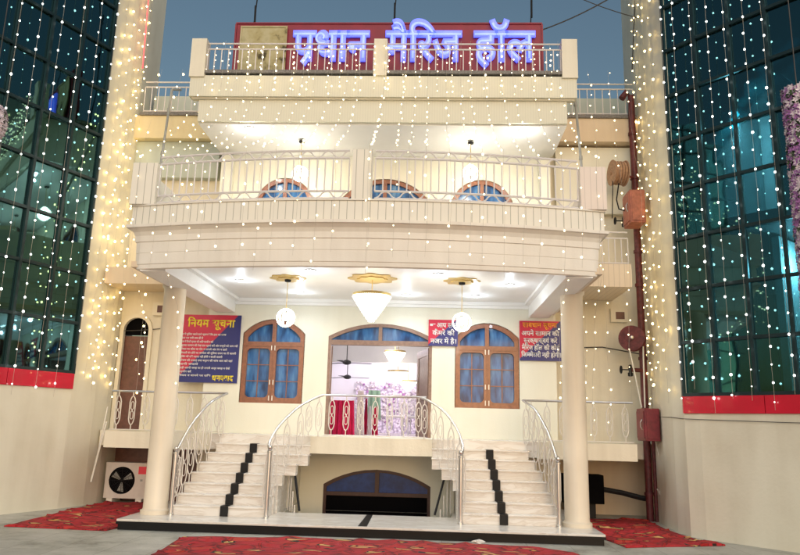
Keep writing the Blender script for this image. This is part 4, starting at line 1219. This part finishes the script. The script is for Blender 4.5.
for v in pp.bm.verts: v.co = Vector((v.co.x*1.9+random.uniform(-.02, .02), v.co.y*1.1+random.uniform(-.02, .02), max(-.02, v.co.z*.55+random.uniform(-.012, .012))))
tag(pp.build('paper_scrap', 'paper', loc=(1.78, -3.52, .035)), 'crumpled pale paper scrap at the edge of the front carpet', 'litter')

# ================================================================== FLOWER DECORATIONS AT THE FRAME EDGES
def blossoms(name, lab, cat, c, sz, n_, cols, stem=None, ball=False):
    t = thing(name, lab, cat, c)
    for m_, f in cols:
        mb = MB()
        for _ in range(int(n_*f)):
            if ball:
                d0 = Vector((random.gauss(0, 1), random.gauss(0, 1), random.gauss(0, 1))).normalized()
                p = Vector((d0.x*sz[0], d0.y*sz[1], d0.z*sz[2])) * random.uniform(.86, 1.03)
            else:
                a = random.uniform(0, 2*PI); d0 = Vector((math.cos(a), math.sin(a), 0)); q_ = random.uniform(.85, 1.08)
                p = Vector((d0.x*sz[0]*q_, d0.y*sz[1]*q_, random.uniform(-1, 1)*sz[2]))
            r = random.uniform(.022, .04)
            u0 = d0.cross(Vector((.1, .2, 1))).normalized(); w0 = d0.cross(u0).normalized()
            for k in range(5):     # five-petalled rosette facing outward
                a = 2*PI*k/5 + random.random()*.3
                e = u0*math.cos(a) + w0*math.sin(a); g_ = u0*math.cos(a+1.57) + w0*math.sin(a+1.57)
                mb.poly([p, p+e*r*.7+g_*r*.45+d0*r*.2, p+e*r*1.5+d0*r*.55, p+e*r*.7-g_*r*.45+d0*r*.2])
        o = mb.build('blossoms', m_); o.parent = t
    if stem:
        o = smooth_auto(MB().lathe([(.01, -sz[2]*1.03), (sz[0]*.8, -sz[2]*(.6 if ball else 1)), (sz[0]*.86, 0), (sz[0]*.8, sz[2]*(.6 if ball else 1)), (.01, sz[2]*1.03)], (0, 0, 0), 14).build('core', stem)); o.parent = t
        o = MB().tube([(0, 0, sz[2]), (0, 0, sz[2]+3.2)], .008, 5).build('hanging_cord', 'wire'); o.parent = t
    return t
M['leaf'] = mat('garland_leaves', (.05, .10, .03), .7, noise=.5, nscale=15)
random.seed(9)
blossoms('flower_pillar', 'purple and white flower covered pillar at the right glass wall', 'flower decoration', (6.30, -4.75, 4.75), (.19, .19, 1.85), 3000, (('petal_p', .5), ('petal_w', .42), ('leaf', .08)), 'leaf')
blossoms('flower_ball', 'pale flower ball hanging at the left glass wall', 'flower decoration', (-5.98, -4.3, 6.2), (.24, .24, .34), 700, (('petal_w', .93), ('leaf', .07)), 'leaf', ball=True)

# ================================================================== FAIRY LIGHTS
protos = {}
def bulb_proto(kind, parent, loc, rot=0):
    if kind not in protos:
        mb = MB(); r = {'bulb_y': .0165, 'bulb_w': .0135, 'bulb_c': .0160}[kind]
        bmesh.ops.create_icosphere(mb.bm, subdivisions=2, radius=r)
        for v in mb.bm.verts: v.co.z *= 1.15
        protos[kind] = mb.build('bulb', kind, parent, loc=loc, smooth=True)
        return protos[kind]
    return copy(protos[kind], parent, loc)
def light_string(lab, grp, pts, pitch, kind, wire='wire_pale', jit=.02, skip=0, wr=.0016, twin=0):
    t = thing('fairy_light_string', lab, 'fairy lights', pts[0], grp)
    off = Vector(pts[0]); P_ = [Vector(p)-off for p in pts]
    q = []
    for a, b in zip(P_, P_[1:]):
        n_ = max(1, int((b-a).length/.35))
        for k in range(n_):
            p = a.lerp(b, k/n_)
            q.append(p + Vector((random.uniform(-jit, jit)*.5, random.uniform(-jit, jit)*.5, 0)))
    q.append(P_[-1])
    MB().tube(q, wr, 4).build('wire', wire, t)
    L_ = [0]
    for a, b in zip(q, q[1:]): L_.append(L_[-1]+(b-a).length)
    d = random.uniform(.05, pitch)
    i = 0
    while d < L_[-1]:
        while L_[i+1] < d: i += 1
        p = q[i].lerp(q[i+1], (d-L_[i])/(L_[i+1]-L_[i]))
        if random.random() >= skip:
            o = bulb_proto(kind, t, p + Vector((random.uniform(-jit, jit), random.uniform(-jit, jit), 0)))
            k_ = random.choice((.55, .7, .85, 1, 1.05, 1.25)); o.scale = (k_, k_, k_)
        d += pitch*random.uniform(.82, 1.18)
    return t
random.seed(21)
# over the middle of the facade: roof rail -> balcony rail -> hanging below
nS = 26
for k in range(nS):
    x = -3.42 + 6.84*k/(nS-1) + random.uniform(-.06, .06)
    if abs(x+.03) < .1: x += .2
    zb = 3.85 + random.uniform(-.15, .25)
    ys = bow(min(3.6, max(-3.6, x))) - .10
    bend = 1.02
    p = [(x, -1.88, 9.05), (x, -1.90, 8.05 + random.uniform(-.1, .2))]
    q0 = Vector((x, -1.90, 7.95)); q1 = Vector((x*bend, ys, 5.72))
    p += [tuple(q0.lerp(q1, u) + Vector((0, 0, -.25*math.sin(PI*u)))) for u in (.25, .5, .75, 1)]
    p += [(x*bend + .02, ys-.04, 4.7), (x*bend, ys-.02, zb)]
    light_string('warm white light string swooping from roof rail to balcony, %s from left' % ORD[k], 'fairy light strings over the balcony', p, .34, 'bulb_w', jit=.03)
# dense short icicle strings on the roof railing
for k in range(22):
    x = -3.3 + 6.6*k/21 + random.uniform(-.05, .05)
    light_string('short dense icicle string on roof railing, %s from left' % ORD[k], 'icicle strings on the roof railing', [(x, -1.87, 9.0), (x+.01, -1.89, 8.45), (x, -1.88, 7.95)], .125, 'bulb_w', jit=.02)
# round the side bays and columns
for sx, side in ((-1, 'left'), (1, 'right')):
    xsb = [3.95, 4.45, 4.9, 5.3] if sx < 0 else [3.9, 4.3, 4.7, 5.05]
    for k, x in enumerate(xsb):
        light_string('light string hanging from %s side roof, %s from balcony' % (side, ORD[k]), 'fairy light strings on the side bays',
                     [(sx*x, -.55, 9.15), (sx*x, -1.3, 6.0), (sx*x, -1.32, 4.2), (sx*x, -1.3, 1.7+random.random()*.6)], .30, 'bulb_y' if sx < 0 else 'bulb_w', jit=.04, skip=.1)
    for k, x in enumerate((3.1, 3.62)):
        light_string('fairy light string dropping from balcony edge %s %s column' % (('inside the', 'outside the')[k], side), 'fairy light strings by the columns',
                     [(sx*x, -3.9, 3.95), (sx*x, -3.2, 3.5 - .2*k), (sx*x, -2.9, 2.0-.4*k)], .28, 'bulb_w', jit=.03)
# on the wing corners (golden, dense) and over the glass
def wing_strings(path, ts, side, yoff, kind, pitch, grp, what, z0, jit=.03):
    for k, (x, y) in enumerate(ts):
        light_string('%s %s, %s from the hall' % (what, side, ORD[k]), grp, [(x, y, 11.9), (x, y, 7), (x, y, z0 + random.uniform(-.3, .4))], pitch, kind, jit=jit, wr=.0026 if kind == 'bulb_c' else .0016)
wing_strings(None, [(-5.50, -.05), (-5.53, -.25), (-5.57, -.45), (-5.63, -.62), (-5.70, -.8)], 'on left wing corner', 0, 'bulb_y', .30, 'golden strings on the wing corners', 'golden fairy light string', 2.2, .035)
wing_strings(None, [(5.36, -.15), (5.30, -.5), (5.25, -.95), (5.22, -1.35), (5.22, -1.75)], 'on right wing corner', 0, 'bulb_y', .32, 'golden strings on the wing corners', 'golden fairy light string', 2.4, .035)
def off_pt(at, outp, t, d):
    a = at(t-.01 if t > .02 else 0); b = at(t+.01)
    p, q = outp([tuple(a), tuple(b)], -d); return ((p+q)/2)
tl = [.05, .45, .85, 1.3, 1.75, 2.15]
wing_strings(None, [tuple(off_pt(atL, outL, t, .10)) for t in tl], 'over left glass wall', 0, 'bulb_c', .30, 'strings over the glass walls', 'cool white fairy light string', 2.3, .012)
tr = [.06, .3, .62, .92, 1.22, 1.55, 1.85]
wing_strings(None, [tuple(off_pt(atR, outR, t, .10)) for t in tr], 'over right glass wall', 0, 'bulb_c', .31, 'strings over the glass walls', 'cool white fairy light string', 2.2, .012)

# lamps inside the right wing rooms (seen lit through the glass)
def inside_lamp(at, outp, t, d, z, e, col, lab):
    p = outp([tuple(at(t)), tuple(at(t+.05))], d)[0]
    th = thing('room_lamp', lab, 'ceiling light', (p.x, p.y, z), 'lamps inside the glass wings')
    chld(smooth_auto(MB().lathe([(.02, .05), (.10, .03), (.11, -.01), (.06, -.04), (.01, -.05)], (p.x, p.y, z), 14).build('globe', 'led')), th)
    point((p.x, p.y, z-.18), e*1.5, col, .1, th)
inside_lamp(atR, outR, .7, 1.2, 7.55, 130, (.75, .93, 1), 'bright ceiling lamp inside upper lit room of right wing')
inside_lamp(atR, outR, 1.7, 1.2, 4.70, 80, (.75, .93, 1), 'ceiling lamp inside lower lit room of right wing')
inside_lamp(atL, outL, .9, 1.3, 4.8, 16, (.6, .95, .95), 'ceiling lamp inside lower room of left wing')
inside_lamp(atL, outL, 2.4, 1.3, 7.7, 10, (.5, .95, .9), 'ceiling lamp inside upper room of left wing')

# every grouping node inside a thing becomes its own first mesh, carrying the smaller pieces
for e in [o for o in C.objects if o.type == 'EMPTY' and o.parent]:
    kids = [c for c in C.objects if c.parent == e]
    m_ = [c for c in kids if c.name.startswith(('mullions', 'rail', 'handrail', 'frame', 'stringer'))] or kids
    first = m_[0]; nm = e.name.split('.')[0]; base = Vector(e.location)
    fl = Vector(first.location); first.parent = e.parent; first.location = base + fl
    for c in kids:
        if c != first: c.parent = first; c.location = Vector(c.location) - fl
    bpy.data.objects.remove(e); first.name = nm

# ================================================================== CAMERA, SKY, SUN
f, p_, yaw, roll = 702.41, .207417, .043719, -.025302
cy, sy = math.cos(yaw), math.sin(yaw); cp, sp_ = math.cos(p_), math.sin(p_); cr, sr = math.cos(roll), math.sin(roll)
Rz = Matrix(((cy, -sy, 0), (sy, cy, 0), (0, 0, 1))); Rx = Matrix(((1, 0, 0), (0, cp, -sp_), (0, sp_, cp))); Ry = Matrix(((cr, 0, sr), (0, 1, 0), (-sr, 0, cr)))
Rm = Rz @ Rx @ Ry
right, fwd, up = Rm.col[0], Rm.col[1], Rm.col[2]
cam = bpy.data.cameras.new('camera'); co = bpy.data.objects.new('camera', cam); C.objects.link(co)
cam.sensor_fit = 'HORIZONTAL'; cam.sensor_width = 36; cam.lens = 36*f/800; cam.clip_end = 500; cam.clip_start = .05
m4 = Matrix.Identity(4)
for i in range(3):
    m4[i][0] = right[i]; m4[i][1] = up[i]; m4[i][2] = -fwd[i]
m4.translation = Vector((1.0148, -14.3947, 1.671)); co.matrix_world = m4
S.camera = co

w = bpy.data.worlds.new('World'); S.world = w; w.use_nodes = True
nt = w.node_tree; bg = nt.nodes['Background']
sk = nt.nodes.new('ShaderNodeTexSky'); sk.sky_type = 'NISHITA'; sk.sun_disc = False
SE, SA = math.radians(6), math.radians(168)     # low sun behind the viewer
sk.sun_elevation = SE; sk.sun_rotation = SA; sk.air_density = 1.2; sk.dust_density = 2.5; sk.ozone_density = 1.8
nt.links.new(sk.outputs[0], bg.inputs[0]); bg.inputs[1].default_value = .115
sl = bpy.data.lights.new('sun', 'SUN'); sl.energy = 1.9; sl.angle = math.radians(100); sl.color = (1, .985, .98)
so = bpy.data.objects.new('sun', sl); C.objects.link(so)
d = Vector((math.sin(SA)*math.cos(math.radians(14)), math.cos(SA)*math.cos(math.radians(14)), math.sin(math.radians(14))))
so.rotation_euler = d.to_track_quat('Z', 'Y').to_euler(); so.location = (0, -20, 20)

S.view_settings.view_transform = 'Standard'; S.view_settings.look = 'None'; S.view_settings.exposure = .32; S.view_settings.gamma = 1
S.view_settings.use_curve_mapping = False
S.cycles.sample_clamp_indirect = 4; S.cycles.sample_clamp_direct = 0
S.cycles.max_bounces = 6; S.cycles.transparent_max_bounces = 8
S.cycles.use_denoising = True
